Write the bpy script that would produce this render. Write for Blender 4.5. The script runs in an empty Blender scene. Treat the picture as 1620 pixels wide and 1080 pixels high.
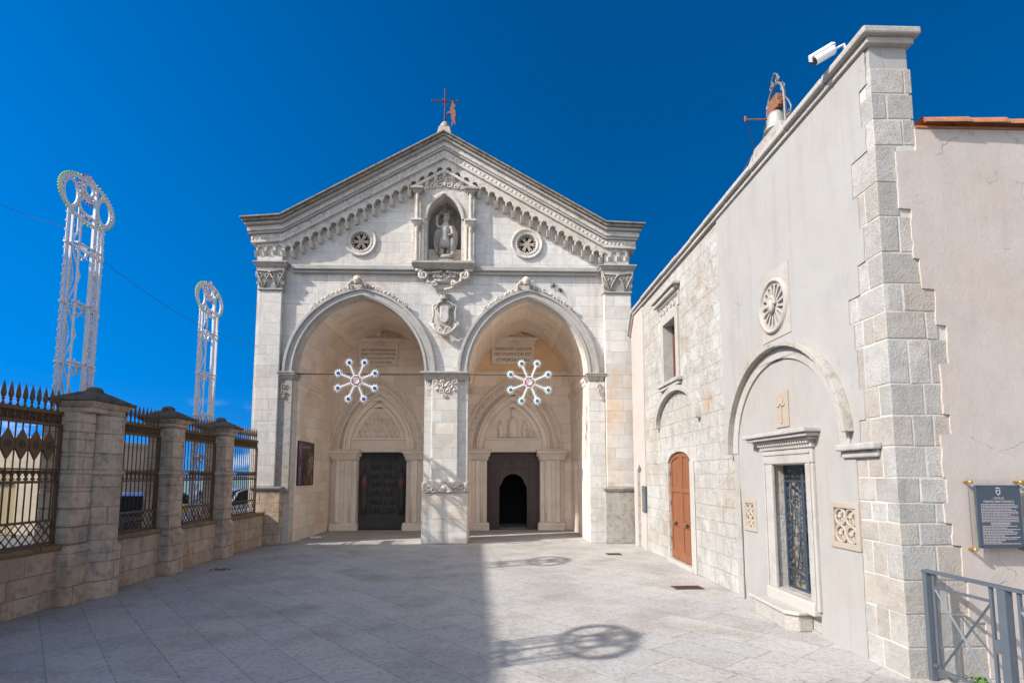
import bpy, bmesh, math, random
from mathutils import Vector, Matrix
from mathutils.geometry import tessellate_polygon
R = math.radians
PI = math.pi
random.seed(7)
S = bpy.context.scene
COL = S.collection

# ------------------------------------------------------------------ camera, sky, sun, exposure
cam_d = bpy.data.cameras.new('camera'); cam = bpy.data.objects.new('camera', cam_d); COL.objects.link(cam); S.camera = cam
cam_d.sensor_width = 36.0; cam_d.lens = 20.0; cam_d.shift_y = 0.0753; cam_d.clip_start = 0.1; cam_d.clip_end = 12000
_y = math.atan(27/900.0); _p = math.atan(0.1)
fw = Vector((math.sin(_y)*math.cos(_p), math.cos(_y)*math.cos(_p), math.sin(_p)))
rt = Vector((math.cos(_y), -math.sin(_y), 0)); up = rt.cross(fw)
m = Matrix((rt, up, -fw)).transposed().to_4x4(); m.translation = (0, 0, 2.0)
cam.matrix_world = m
SUN = Vector((1.0, 0.41, -0.80)).normalized()          # the way the light travels
ELEV = math.asin(-SUN.z); AZ = math.atan2(-SUN.x, -SUN.y)
w = bpy.data.worlds.new('World'); S.world = w; w.use_nodes = True
wn = w.node_tree; wn.nodes.clear()
sky = wn.nodes.new('ShaderNodeTexSky'); sky.sky_type = 'NISHITA'; sky.sun_disc = False
sky.sun_elevation = ELEV; sky.sun_rotation = AZ % (2*PI); sky.altitude = 800; sky.air_density = 1.0; sky.dust_density = 0.1; sky.ozone_density = 3.0
tcw = wn.nodes.new('ShaderNodeTexCoord'); mpw = wn.nodes.new('ShaderNodeMapping'); mpw.inputs['Scale'].default_value = (1, 1, 0.66); mpw.inputs['Location'].default_value = (0, 0, 0.28)
wn.links.new(tcw.outputs['Generated'], mpw.inputs['Vector']); wn.links.new(mpw.outputs[0], sky.inputs['Vector'])
hs = wn.nodes.new('ShaderNodeHueSaturation'); hs.inputs['Saturation'].default_value = 1.45; hs.inputs['Hue'].default_value = 0.505; hs.inputs['Value'].default_value = 0.62
# unseen bright haze added behind the camera to fill portico and facade; elsewhere deep blue
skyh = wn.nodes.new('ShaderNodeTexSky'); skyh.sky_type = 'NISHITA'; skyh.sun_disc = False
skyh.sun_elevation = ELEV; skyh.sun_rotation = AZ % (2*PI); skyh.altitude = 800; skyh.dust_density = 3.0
def dotn(v, a, b, smooth=True):
    dt = wn.nodes.new('ShaderNodeVectorMath'); dt.operation = 'DOT_PRODUCT'; dt.inputs[1].default_value = Vector(v).normalized()
    wn.links.new(tcw.outputs['Generated'], dt.inputs[0])
    mr = wn.nodes.new('ShaderNodeMapRange'); mr.interpolation_type = 'SMOOTHSTEP' if smooth else 'LINEAR'; mr.inputs[1].default_value = a; mr.inputs[2].default_value = b
    wn.links.new(dt.outputs['Value'], mr.inputs[0]); return mr.outputs[0]
gl_ = dotn((-0.85, 0.15, -0.25), -0.15, 0.62, False)
gain = wn.nodes.new('ShaderNodeMapRange'); gain.inputs[3].default_value = 0.45; gain.inputs[4].default_value = 0.68; wn.links.new(gl_, gain.inputs[0]); wn.links.new(gain.outputs[0], hs.inputs['Value'])
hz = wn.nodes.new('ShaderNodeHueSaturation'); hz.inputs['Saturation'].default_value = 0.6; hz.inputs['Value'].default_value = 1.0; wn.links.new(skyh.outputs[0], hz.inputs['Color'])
mx = wn.nodes.new('ShaderNodeMix'); mx.data_type = 'RGBA'
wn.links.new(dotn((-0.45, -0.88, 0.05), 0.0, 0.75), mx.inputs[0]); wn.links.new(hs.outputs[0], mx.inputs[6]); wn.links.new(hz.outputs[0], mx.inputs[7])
ncl = wn.nodes.new('ShaderNodeTexNoise'); ncl.inputs['Scale'].default_value = 5.0; ncl.inputs['Detail'].default_value = 8; ncl.inputs['Roughness'].default_value = 0.62
mcl = wn.nodes.new('ShaderNodeMapping'); mcl.inputs['Scale'].default_value = (1, 1, 3.2); wn.links.new(tcw.outputs['Generated'], mcl.inputs['Vector']); wn.links.new(mcl.outputs[0], ncl.inputs['Vector'])
cr = wn.nodes.new('ShaderNodeMapRange'); cr.inputs[1].default_value = 0.50; cr.inputs[2].default_value = 0.66; wn.links.new(ncl.outputs['Fac'], cr.inputs[0])
sz = wn.nodes.new('ShaderNodeSeparateXYZ'); wn.links.new(tcw.outputs['Generated'], sz.inputs[0])
bd1 = wn.nodes.new('ShaderNodeMapRange'); bd1.inputs[1].default_value = 0.12; bd1.inputs[2].default_value = 0.06; wn.links.new(sz.outputs[2], bd1.inputs[0])
cm_ = wn.nodes.new('ShaderNodeMath'); cm_.operation = 'MULTIPLY'; wn.links.new(cr.outputs[0], cm_.inputs[0]); wn.links.new(bd1.outputs[0], cm_.inputs[1])
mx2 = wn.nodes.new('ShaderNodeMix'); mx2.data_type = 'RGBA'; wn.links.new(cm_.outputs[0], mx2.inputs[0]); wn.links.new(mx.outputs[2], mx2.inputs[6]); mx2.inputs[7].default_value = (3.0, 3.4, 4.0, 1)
bg = wn.nodes.new('ShaderNodeBackground'); bg.inputs['Strength'].default_value = 0.15
wo = wn.nodes.new('ShaderNodeOutputWorld')
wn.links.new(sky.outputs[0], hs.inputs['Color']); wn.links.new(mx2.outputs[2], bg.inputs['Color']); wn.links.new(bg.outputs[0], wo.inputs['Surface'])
sun_d = bpy.data.lights.new('sun', 'SUN'); sun_d.energy = 3.3; sun_d.angle = R(0.55); sun_d.color = (1.0, 0.955, 0.89)
sun = bpy.data.objects.new('sun', sun_d); COL.objects.link(sun); sun.rotation_euler = SUN.to_track_quat('-Z', 'Y').to_euler(); sun.location = (-40, -10, 40)
S.view_settings.view_transform = 'Standard'; S.view_settings.look = 'None'; S.view_settings.gamma = 1.0; S.view_settings.exposure = 1.0
try: S.cycles.max_bounces = 12; S.cycles.diffuse_bounces = 8
except Exception: pass

# ------------------------------------------------------------------ materials
def new_mat(name):
    m = bpy.data.materials.new(name); m.use_nodes = True
    nt = m.node_tree; b = nt.nodes['Principled BSDF']
    return m, nt, b
def nd(nt, t, **kw):
    n = nt.nodes.new('ShaderNode'+t)
    for k, v in kw.items(): setattr(n, k, v)
    return n
def lk(nt, a, b): nt.links.new(a, b)
def val(sock, v):
    sock.default_value = v
def math_n(nt, op, a, b=None):
    n = nd(nt, 'Math', operation=op)
    for i, s in enumerate((a, b)):
        if s is None: continue
        if hasattr(s, 'links'): lk(nt, s, n.inputs[i])
        else: n.inputs[i].default_value = s
    return n.outputs[0]
def mixc(nt, fac, a, b, mode='MIX'):
    n = nd(nt, 'Mix', data_type='RGBA', blend_type=mode)
    for s, i in ((fac, 0), (a, 6), (b, 7)):
        if hasattr(s, 'links'): lk(nt, s, n.inputs[i])
        elif i == 0: n.inputs[0].default_value = s
        else: n.inputs[i].default_value = (*s, 1)
    return n.outputs[2]
def noise(nt, vec, scale, detail=5, rough=0.6):
    n = nd(nt, 'TexNoise'); n.inputs['Scale'].default_value = scale; n.inputs['Detail'].default_value = detail; n.inputs['Roughness'].default_value = rough
    if vec is not None: lk(nt, vec, n.inputs['Vector'])
    return n.outputs['Fac']
def ramp(nt, fac, a, b):
    n = nd(nt, 'MapRange'); n.inputs[1].default_value = a; n.inputs[2].default_value = b
    lk(nt, fac, n.inputs[0]); return n.outputs[0]
def mapping(nt, vec, sc=(1,1,1), rot=(0,0,0), loc=(0,0,0)):
    n = nd(nt, 'Mapping'); n.inputs['Scale'].default_value = sc; n.inputs['Rotation'].default_value = rot; n.inputs['Location'].default_value = loc
    lk(nt, vec, n.inputs['Vector']); return n.outputs[0]
def wall_uv(nt, obj):
    """u along the wall, v up, whichever way the face looks"""
    g = nd(nt, 'NewGeometry'); sn = nd(nt, 'SeparateXYZ'); lk(nt, g.outputs['True Normal'], sn.inputs[0])
    sp = nd(nt, 'SeparateXYZ'); lk(nt, obj, sp.inputs[0])
    fx = math_n(nt, 'GREATER_THAN', math_n(nt, 'ABSOLUTE', sn.outputs[0]), 0.7)
    fz = math_n(nt, 'GREATER_THAN', math_n(nt, 'ABSOLUTE', sn.outputs[2]), 0.75)
    def sel(f, a, b):
        n = nd(nt, 'Mix', data_type='FLOAT'); lk(nt, f, n.inputs[0]); lk(nt, a, n.inputs[2]); lk(nt, b, n.inputs[3]); return n.outputs[0]
    u = sel(fx, sp.outputs[0], sp.outputs[1]); v = sel(fz, sp.outputs[2], sp.outputs[1])
    return u, v
EXT = {'facade ashlar': .84, 'warm patched facade ashlar': .84, 'carved limestone': .84, 'cream lime plaster': .64, 'old rubble masonry': .70, 'tan tracery stone': .60, 'pale step slab': .68, 'grey quoin stone': .66, 'weathered trim stone': .66}          # material by material trim of the base colours
def stone(name, base, warm=None, warm_amt=0.5, grey=None, grey_amt=0.4, brick=None, joint=0.45, tint=0.12, bump=0.35, jcol=None, rough=0.88, streak=0.0, pits=0.3, mott=0.2, uneven=0.06, sc=1.0, spots=0.0, spotcol=(0.03,0.028,0.025), wash=None, wash_amt=0.0, bdist=0.035, island=0.0, cracks=0.0):
    k_ = 1.0 if name.startswith(('warm portico', 'portal lime', 'carved portal', 'ochre')) else EXT.get(name, 0.78)
    base = tuple(c*k_ for c in base); warm = warm and tuple(c*k_ for c in warm); grey = grey and tuple(c*k_ for c in grey); jcol = jcol and tuple(c*k_ for c in jcol)
    m, nt, b = new_mat(name)
    tc = nd(nt, 'TexCoord'); obj = tc.outputs['Object']
    n_big = noise(nt, obj, 0.55*sc, 6, 0.62); n_mid = noise(nt, mapping(nt, obj, loc=(3.1,7.7,1.3)), 2.4*sc, 8, 0.68); n_fine = noise(nt, obj, 22*sc, 7, 0.7); n_grain = noise(nt, obj, 95*sc, 3, 0.6)
    col = mixc(nt, math_n(nt, 'MULTIPLY', ramp(nt, n_big, 0.47, 0.66), warm_amt), base, warm or base)
    n_patch = noise(nt, mapping(nt, obj, loc=(11,5,2)), 1.1*sc, 7, 0.7)
    col = mixc(nt, math_n(nt, 'MULTIPLY', ramp(nt, n_patch, 0.5, 0.72), grey_amt), col, grey or tuple(c*0.62 for c in base))
    h = math_n(nt, 'ADD', math_n(nt, 'MULTIPLY', n_fine, 0.5), math_n(nt, 'MULTIPLY', n_mid, 0.6))
    if brick:
        bw, bh, bm = brick
        u, v = wall_uv(nt, obj)
        wob = nd(nt, 'CombineXYZ'); lk(nt, v, wob.inputs[2])
        vv = math_n(nt, 'ADD', v, math_n(nt, 'MULTIPLY', math_n(nt, 'SUBTRACT', noise(nt, wob.outputs[0], 1.3/bh*0.35, 1), 0.5), bh*0.9))
        vv = math_n(nt, 'ADD', vv, math_n(nt, 'MULTIPLY', math_n(nt, 'SUBTRACT', n_mid, 0.5), uneven))
        row = math_n(nt, 'FLOOR', math_n(nt, 'DIVIDE', vv, bh))
        wn_ = nd(nt, 'TexWhiteNoise', noise_dimensions='1D'); lk(nt, row, wn_.inputs['W'])
        rr = wn_.outputs['Value']
        uu = math_n(nt, 'ADD', math_n(nt, 'MULTIPLY', u, math_n(nt, 'ADD', 0.7, math_n(nt, 'MULTIPLY', rr, 0.75))), math_n(nt, 'MULTIPLY', rr, 37.0))
        uu = math_n(nt, 'ADD', uu, math_n(nt, 'MULTIPLY', math_n(nt, 'SUBTRACT', n_mid, 0.5), uneven))
        cx = nd(nt, 'CombineXYZ'); lk(nt, uu, cx.inputs[0]); lk(nt, vv, cx.inputs[1])
        br = nd(nt, 'TexBrick'); br.offset = 0.0; br.squash = 1.0
        lk(nt, cx.outputs[0], br.inputs['Vector'])
        for k, x in (('Scale', 1), ('Mortar Size', bm), ('Mortar Smooth', 0.35), ('Brick Width', bw), ('Row Height', bh), ('Bias', 0)): br.inputs[k].default_value = x
        br.inputs['Color1'].default_value = (1-tint,)*3+(1,); br.inputs['Color2'].default_value = (1+tint, 1+tint*0.93, 1+tint*0.8, 1); br.inputs['Mortar'].default_value = (1,1,1,1)
        col = mixc(nt, 1.0, col, br.outputs['Color'], 'MULTIPLY')
        # joints: broken, weathered, not everywhere equally deep
        jf = math_n(nt, 'MULTIPLY', br.outputs['Fac'], math_n(nt, 'MULTIPLY', ramp(nt, n_mid, 0.3, 0.62), joint*1.6))
        col = mixc(nt, jf, col, jcol or tuple(c*0.38 for c in base))
        if wash:
            nw = noise(nt, mapping(nt, obj, loc=(7,3,9)), 1.0, 9, 0.72); wf = math_n(nt, 'MULTIPLY', ramp(nt, nw, 0.39, 0.52), wash_amt)
            col = mixc(nt, wf, col, tuple(c*k_ for c in wash))
            nw2 = noise(nt, mapping(nt, obj, loc=(17,13,5)), 0.9, 8, 0.7)
            col = mixc(nt, math_n(nt, 'MULTIPLY', ramp(nt, nw2, 0.54, 0.70), 0.7), col, tuple(c*1.05 for c in warm))
            nw3 = noise(nt, mapping(nt, obj, loc=(27,3,15)), 1.3, 8, 0.72)
            col = mixc(nt, math_n(nt, 'MULTIPLY', ramp(nt, nw3, 0.56, 0.70), 0.5), col, grey)
            h = math_n(nt, 'ADD', h, math_n(nt, 'MULTIPLY', ramp(nt, nw, 0.44, 0.56), 0.6))
        h = math_n(nt, 'SUBTRACT', h, math_n(nt, 'MULTIPLY', br.outputs['Fac'], 0.7))
    mot = math_n(nt, 'ADD', 1-mott, math_n(nt, 'MULTIPLY', math_n(nt, 'ADD', math_n(nt, 'MULTIPLY', n_mid, 0.6), math_n(nt, 'MULTIPLY', n_fine, 0.4)), mott*2))
    cm = nd(nt, 'CombineXYZ'); [lk(nt, mot, cm.inputs[i]) for i in range(3)]
    col = mixc(nt, 1.0, col, cm.outputs[0], 'MULTIPLY')
    if island:
        gi = nd(nt, 'NewGeometry'); ri = gi.outputs['Random Per Island']
        iv = math_n(nt, 'ADD', 1-island, math_n(nt, 'MULTIPLY', ri, 2*island)); ci = nd(nt, 'CombineXYZ'); [lk(nt, iv, ci.inputs[i]) for i in range(3)]
        col = mixc(nt, 1.0, col, ci.outputs[0], 'MULTIPLY')
        r2 = math_n(nt, 'FRACT', math_n(nt, 'MULTIPLY', ri, 17.3))
        col = mixc(nt, math_n(nt, 'MULTIPLY', ramp(nt, r2, 0.62, 1.0), 0.55), col, warm or base)
    if cracks:
        wv = nd(nt, 'TexNoise'); wv.inputs['Scale'].default_value = 1.6; wv.inputs['Detail'].default_value = 6; lk(nt, obj, wv.inputs['Vector'])
        va = nd(nt, 'VectorMath', operation='ADD'); lk(nt, obj, va.inputs[0]); lk(nt, wv.outputs['Color'], va.inputs[1])
        vo2 = nd(nt, 'TexVoronoi', feature='DISTANCE_TO_EDGE'); vo2.inputs['Scale'].default_value = 0.55; lk(nt, va.outputs[0], vo2.inputs['Vector'])
        ck = math_n(nt, 'MULTIPLY', ramp(nt, vo2.outputs['Distance'], 0.006, 0.0), ramp(nt, n_patch, 0.50, 0.60))
        col = mixc(nt, math_n(nt, 'MULTIPLY', ck, cracks), col, tuple(c*0.45 for c in base)); h = math_n(nt, 'SUBTRACT', h, math_n(nt, 'MULTIPLY', ck, 0.4))
    if streak:
        ns = noise(nt, mapping(nt, obj, sc=(5.0, 5.0, 0.35)), 1.0, 6, 0.7)
        col = mixc(nt, math_n(nt, 'MULTIPLY', ramp(nt, ns, 0.5, 0.75), streak), col, tuple(c*0.4 for c in base))
    if spots:
        sp_ = noise(nt, mapping(nt, obj, loc=(1,9,4)), 7*sc, 8, 0.75)
        col = mixc(nt, math_n(nt, 'MULTIPLY', ramp(nt, sp_, 0.5, 0.62), spots), col, spotcol)
    if pits:
        vo = nd(nt, 'TexVoronoi'); vo.inputs['Scale'].default_value = 16*sc; lk(nt, obj, vo.inputs['Vector'])
        pit = ramp(nt, math_n(nt, 'ADD', vo.outputs['Distance'], math_n(nt, 'MULTIPLY', n_patch, 0.5)), 0.34, 0.22)
        col = mixc(nt, math_n(nt, 'MULTIPLY', pit, pits*0.8), col, tuple(c*0.35 for c in base))
        h = math_n(nt, 'SUBTRACT', h, math_n(nt, 'MULTIPLY', pit, pits))
    h = math_n(nt, 'ADD', h, math_n(nt, 'MULTIPLY', n_grain, 0.12))
    lk(nt, col, b.inputs['Base Color']); b.inputs['Roughness'].default_value = rough; b.inputs['Specular IOR Level'].default_value = 0.2
    bp = nd(nt, 'Bump'); bp.inputs['Strength'].default_value = bump; bp.inputs['Distance'].default_value = bdist; lk(nt, h, bp.inputs['Height']); lk(nt, bp.outputs[0], b.inputs['Normal'])
    return m
def plain(name, c, rough=0.5, metal=0.0, var=0.15, sc=6.0, c2=None, amt=0.5, bump=0.0, emit=None):
    m, nt, b = new_mat(name)
    tc = nd(nt, 'TexCoord'); n = noise(nt, tc.outputs['Object'], sc, 6, 0.65)
    c2 = c2 or tuple(max(0, x*(1-var*2)) for x in c)
    col = mixc(nt, math_n(nt, 'MULTIPLY', ramp(nt, n, 0.38, 0.68), amt if c2 else 1), c, c2)
    lk(nt, col, b.inputs['Base Color']); b.inputs['Roughness'].default_value = rough; b.inputs['Metallic'].default_value = metal
    if bump:
        bp = nd(nt, 'Bump'); bp.inputs['Strength'].default_value = bump; bp.inputs['Distance'].default_value = 0.02
        lk(nt, noise(nt, tc.outputs['Object'], sc*6, 5), bp.inputs['Height']); lk(nt, bp.outputs[0], b.inputs['Normal'])
    return m
def wood(name, c1, c2, axis=2, rough=0.5):
    m, nt, b = new_mat(name)
    tc = nd(nt, 'TexCoord'); sc = [38, 38, 38]; sc[axis] = 1.6
    n = noise(nt, mapping(nt, tc.outputs['Object'], sc=tuple(sc)), 1.0, 6, 0.6); n2 = noise(nt, tc.outputs['Object'], 1.4, 3)
    col = mixc(nt, ramp(nt, n, 0.3, 0.7), c1, c2); col = mixc(nt, math_n(nt, 'MULTIPLY', ramp(nt, n2, 0.4, 0.7), 0.35), col, tuple(x*0.6 for x in c1))
    lk(nt, col, b.inputs['Base Color']); b.inputs['Roughness'].default_value = rough
    bp = nd(nt, 'Bump'); bp.inputs['Strength'].default_value = 0.2; bp.inputs['Distance'].default_value = 0.01; lk(nt, n, bp.inputs['Height']); lk(nt, bp.outputs[0], b.inputs['Normal'])
    return m
def glass(name, c, rough=0.05):
    m, nt, b = new_mat(name); b.inputs['Base Color'].default_value = (*c, 1); b.inputs['Roughness'].default_value = rough; b.inputs['Specular IOR Level'].default_value = 0.8
    return m
def pavement_mat():
    m, nt, b = new_mat('pavement slabs')
    tc = nd(nt, 'TexCoord'); obj = tc.outputs['Object']
    n_mid = noise(nt, obj, 1.7, 7, 0.66); n_fine = noise(nt, obj, 16, 7, 0.72); n_grain = noise(nt, obj, 70, 4, 0.65); n_big = noise(nt, obj, 0.3, 4)
    v = mapping(nt, obj, rot=(0, 0, R(51)))
    sp = nd(nt, 'SeparateXYZ'); lk(nt, v, sp.inputs[0])
    bh = 0.54
    wob = nd(nt, 'CombineXYZ'); lk(nt, sp.outputs[1], wob.inputs[1])
    vv = math_n(nt, 'ADD', sp.outputs[1], math_n(nt, 'MULTIPLY', noise(nt, wob.outputs[0], 0.7, 1), 0.5))
    vv = math_n(nt, 'ADD', vv, math_n(nt, 'MULTIPLY', n_mid, 0.035))
    row = math_n(nt, 'FLOOR', math_n(nt, 'DIVIDE', vv, bh))
    wn_ = nd(nt, 'TexWhiteNoise', noise_dimensions='1D'); lk(nt, row, wn_.inputs['W']); rr = wn_.outputs['Value']
    uu = math_n(nt, 'ADD', math_n(nt, 'MULTIPLY', sp.outputs[0], math_n(nt, 'ADD', 0.75, math_n(nt, 'MULTIPLY', rr, 0.6))), math_n(nt, 'MULTIPLY', rr, 31))
    cx = nd(nt, 'CombineXYZ'); lk(nt, uu, cx.inputs[0]); lk(nt, vv, cx.inputs[1])
    br = nd(nt, 'TexBrick'); br.offset = 0.0; lk(nt, cx.outputs[0], br.inputs['Vector'])
    for k, x in (('Scale', 1), ('Mortar Size', 0.008), ('Mortar Smooth', 0.3), ('Brick Width', 0.85), ('Row Height', bh)): br.inputs[k].default_value = x
    br.inputs['Color1'].default_value = (0.91, 0.91, 0.92, 1); br.inputs['Color2'].default_value = (1.07, 1.045, 1.01, 1); br.inputs['Mortar'].default_value = (1,1,1,1)
    col = mixc(nt, math_n(nt, 'MULTIPLY', ramp(nt, n_mid, 0.5, 0.72), 0.55), (0.425, 0.418, 0.405), (0.355, 0.315, 0.265))
    nst = noise(nt, mapping(nt, obj, loc=(2, 8, 0)), 0.8, 8, 0.72)
    col = mixc(nt, math_n(nt, 'MULTIPLY', ramp(nt, nst, 0.48, 0.66), 0.62), col, (0.25, 0.22, 0.185))
    col = mixc(nt, 1.0, col, br.outputs['Color'], 'MULTIPLY')
    col = mixc(nt, math_n(nt, 'MULTIPLY', ramp(nt, n_fine, 0.46, 0.72), 0.75), col, (0.22, 0.195, 0.17))
    pitn = noise(nt, mapping(nt, obj, loc=(4, 2, 0)), 30, 5, 0.7)
    pit = math_n(nt, 'MULTIPLY', ramp(nt, pitn, 0.57, 0.66), ramp(nt, n_mid, 0.40, 0.60))
    col = mixc(nt, math_n(nt, 'MULTIPLY', pit, 0.9), col, (0.07, 0.06, 0.05))
    jf = math_n(nt, 'MULTIPLY', br.outputs['Fac'], ramp(nt, n_fine, 0.30, 0.58))
    col = mixc(nt, math_n(nt, 'MULTIPLY', jf, 0.62), col, (0.12, 0.11, 0.10))
    lk(nt, col, b.inputs['Base Color']); b.inputs['Roughness'].default_value = 0.72; b.inputs['Specular IOR Level'].default_value = 0.3
    h = math_n(nt, 'SUBTRACT', math_n(nt, 'ADD', math_n(nt, 'MULTIPLY', n_fine, 0.6), math_n(nt, 'MULTIPLY', n_grain, 0.25)), math_n(nt, 'ADD', math_n(nt, 'MULTIPLY', br.outputs['Fac'], 0.9), math_n(nt, 'MULTIPLY', pit, 0.5)))
    bp = nd(nt, 'Bump'); bp.inputs['Strength'].default_value = 0.45; bp.inputs['Distance'].default_value = 0.02; lk(nt, h, bp.inputs['Height']); lk(nt, bp.outputs[0], b.inputs['Normal'])
    return m
LIME = (0.70, 0.675, 0.64)
M = {}
M['facade'] = stone('facade ashlar', LIME, warm=(0.66,0.535,0.42), warm_amt=0.6, grey=(0.43,0.42,0.415), grey_amt=0.7, brick=(0.78,0.33,0.006), joint=0.55, tint=0.07, bump=0.4, pits=0.35, streak=0.36, spots=0.20, spotcol=(0.19,0.18,0.17))
M['facade_warm'] = stone('warm patched facade ashlar', (0.70,0.67,0.62), warm=(0.64,0.45,0.29), warm_amt=0.85, grey=(0.46,0.44,0.42), grey_amt=0.65, brick=(0.62,0.36,0.006), joint=0.55, tint=0.10, bump=0.5, pits=0.4, sc=1.3)
M['carved'] = stone('carved limestone', (0.66,0.62,0.565), warm=(0.60,0.48,0.37), warm_amt=0.6, grey=(0.36,0.34,0.32), grey_amt=0.5, bump=0.6, pits=0.5, spots=0.34, streak=0.2)
M['carved_grey'] = stone('grey carved limestone', (0.48,0.45,0.41), warm=(0.50,0.40,0.29), warm_amt=0.4, grey=(0.27,0.26,0.25), grey_amt=0.6, bump=0.5, pits=0.35, spots=0.35, streak=0.2)
M['crown'] = stone('lichen darkened stone', (0.36,0.32,0.27), warm=(0.42,0.31,0.20), warm_amt=0.6, grey=(0.16,0.15,0.13), grey_amt=0.7, bump=0.7, spots=0.7, spotcol=(0.06,0.055,0.045), pits=0.3)
M['portico'] = stone('warm portico ashlar', (0.82,0.71,0.60), warm=(0.80,0.62,0.47), warm_amt=0.7, grey=(0.70,0.59,0.50), grey_amt=0.4, brick=(0.7,0.36,0.006), joint=0.5, tint=0.09, bump=0.3)
M['portal'] = stone('portal limestone', (0.82,0.71,0.60), warm=(0.78,0.63,0.50), warm_amt=0.5, grey=(0.40,0.33,0.27), grey_amt=0.4, bump=0.45, pits=0.25)
M['relief'] = stone('carved portal relief', (0.78,0.67,0.56), warm=(0.74,0.59,0.46), warm_amt=0.5, bump=0.9, pits=0.7, sc=1.6)
M['ochre'] = stone('ochre plaster', (0.82,0.60,0.38), warm=(0.80,0.55,0.33), warm_amt=0.7, grey=(0.64,0.50,0.37), grey_amt=0.4, bump=0.12, pits=0.0)
M['masonry'] = stone('old rubble masonry', wash=(0.66,0.64,0.605), wash_amt=0.9, base=(0.56,0.535,0.50), warm=(0.50,0.37,0.25), warm_amt=0.8, grey=(0.36,0.35,0.335), grey_amt=0.5, brick=(0.50,0.29,0.012), joint=0.17, jcol=(0.36,0.32,0.27), tint=0.08, bump=1.0, pits=0.7, uneven=0.05, mott=0.30, sc=1.25, streak=0.12, spots=0.12, spotcol=(0.2,0.18,0.16))
M['quoin'] = stone('grey quoin stone', (0.60,0.585,0.56), warm=(0.56,0.45,0.35), warm_amt=0.5, grey=(0.36,0.35,0.34), grey_amt=0.6, bump=0.9, pits=1.0, mott=0.34, sc=1.7, spots=0.28, spotcol=(0.22,0.19,0.16), island=0.13)
M['mortar'] = stone('pale lime mortar', (0.62,0.58,0.53), bump=0.5, pits=0.2)
M['plaster'] = stone('cream lime plaster', (0.52,0.505,0.485), warm=(0.51,0.46,0.41), warm_amt=0.8, grey=(0.46,0.45,0.44), grey_amt=0.7, bump=0.3, bdist=0.012, pits=0.0, mott=0.16, streak=0.20, cracks=0.4)
M['annex'] = stone('pinkish rough plaster', (0.56,0.50,0.465), warm=(0.54,0.455,0.40), warm_amt=0.8, grey=(0.48,0.445,0.42), grey_amt=0.6, bump=0.5, bdist=0.014, pits=0.0, mott=0.2, streak=0.14, sc=1.5, cracks=0.5)
M['trim'] = stone('weathered trim stone', (0.60,0.575,0.54), warm=(0.54,0.46,0.38), warm_amt=0.5, grey=(0.36,0.35,0.34), grey_amt=0.6, bump=0.6, pits=0.7, spots=0.12, spotcol=(0.16,0.15,0.14), sc=1.8, mott=0.30)
M['relief_tan'] = stone('tan tracery stone', (0.60,0.515,0.43), warm=(0.56,0.44,0.34), warm_amt=0.5, bump=0.5, pits=0.3)
M['pier'] = stone('weathered pier stone', (0.66,0.53,0.415), warm=(0.70,0.49,0.32), warm_amt=0.7, grey=(0.30,0.26,0.22), grey_amt=0.75, brick=(0.9,0.30,0.012), joint=0.6, tint=0.08, bump=0.6, pits=0.45, streak=0.5, spots=0.38)
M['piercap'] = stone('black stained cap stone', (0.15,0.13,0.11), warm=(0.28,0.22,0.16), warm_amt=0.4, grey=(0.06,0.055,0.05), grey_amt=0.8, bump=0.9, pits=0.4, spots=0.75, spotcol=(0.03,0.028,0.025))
M['lowwall'] = stone('rusty stained wall stone', (0.62,0.48,0.36), warm=(0.50,0.31,0.18), warm_amt=0.6, grey=(0.24,0.215,0.19), grey_amt=0.6, brick=(0.75,0.27,0.010), joint=0.6, tint=0.1, bump=0.6, pits=0.45, streak=0.45, spots=0.3)
M['rustcoping'] = stone('rust stained coping', (0.34,0.22,0.13), warm=(0.28,0.15,0.07), warm_amt=0.8, grey=(0.18,0.15,0.12), grey_amt=0.6, bump=0.6, spots=0.35)
M['slab'] = stone('pale step slab', (0.60,0.57,0.53), warm=(0.58,0.50,0.43), warm_amt=0.5, bump=0.15, pits=0.1, mott=0.08)
M['pave'] = pavement_mat()
M['iron'] = plain('bronze brown iron', (0.13,0.078,0.042), 0.5, 0.35, c2=(0.07,0.045,0.03), sc=9, bump=0.3)
M['goldiron'] = plain('ochre painted iron', (0.15,0.088,0.04), 0.55, 0.3, c2=(0.08,0.048,0.028), sc=12, bump=0.3)
M['rust'] = plain('rusted iron', (0.32,0.115,0.045), 0.85, 0.1, c2=(0.20,0.07,0.035), sc=14, bump=0.5)
M['darkrust'] = plain('dark rusted iron', (0.10,0.045,0.03), 0.8, 0.2, c2=(0.05,0.03,0.025), sc=14)
M['greyiron'] = plain('grey painted iron', (0.17,0.165,0.165), 0.5, 0.3, c2=(0.10,0.09,0.085), sc=20)
M['rail'] = plain('slate grey paint', (0.075,0.092,0.115), 0.6, 0.0, var=0.1, sc=8, bump=0.05)
M['gateiron'] = plain('blue grey wrought iron', (0.055,0.075,0.105), 0.45, 0.35, var=0.15)
M['copper'] = plain('copper gilded flowers', (0.22,0.10,0.045), 0.6, 0.2, var=0.15)
M['brass'] = plain('brass', (0.70,0.40,0.10), 0.3, 0.8, var=0.1)
M['slate'] = plain('blue slate plate', (0.050,0.068,0.092), 0.35, 0.1, var=0.08, sc=3)
M['ink'] = plain('pale engraved lettering', (0.40,0.36,0.38), 0.6, var=0.1)
M['incised'] = plain('dark incised lettering', (0.13,0.085,0.06), 0.9, var=0.1)
M['bronze'] = plain('dark bronze', (0.060,0.056,0.052), 0.7, 0.0, c2=(0.036,0.034,0.033), sc=8, bump=0.4)
M['red'] = plain('reddish enamel', (0.20,0.075,0.06), 0.5, 0.1, sc=18, c2=(0.04,0.025,0.025), amt=0.8)
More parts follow.
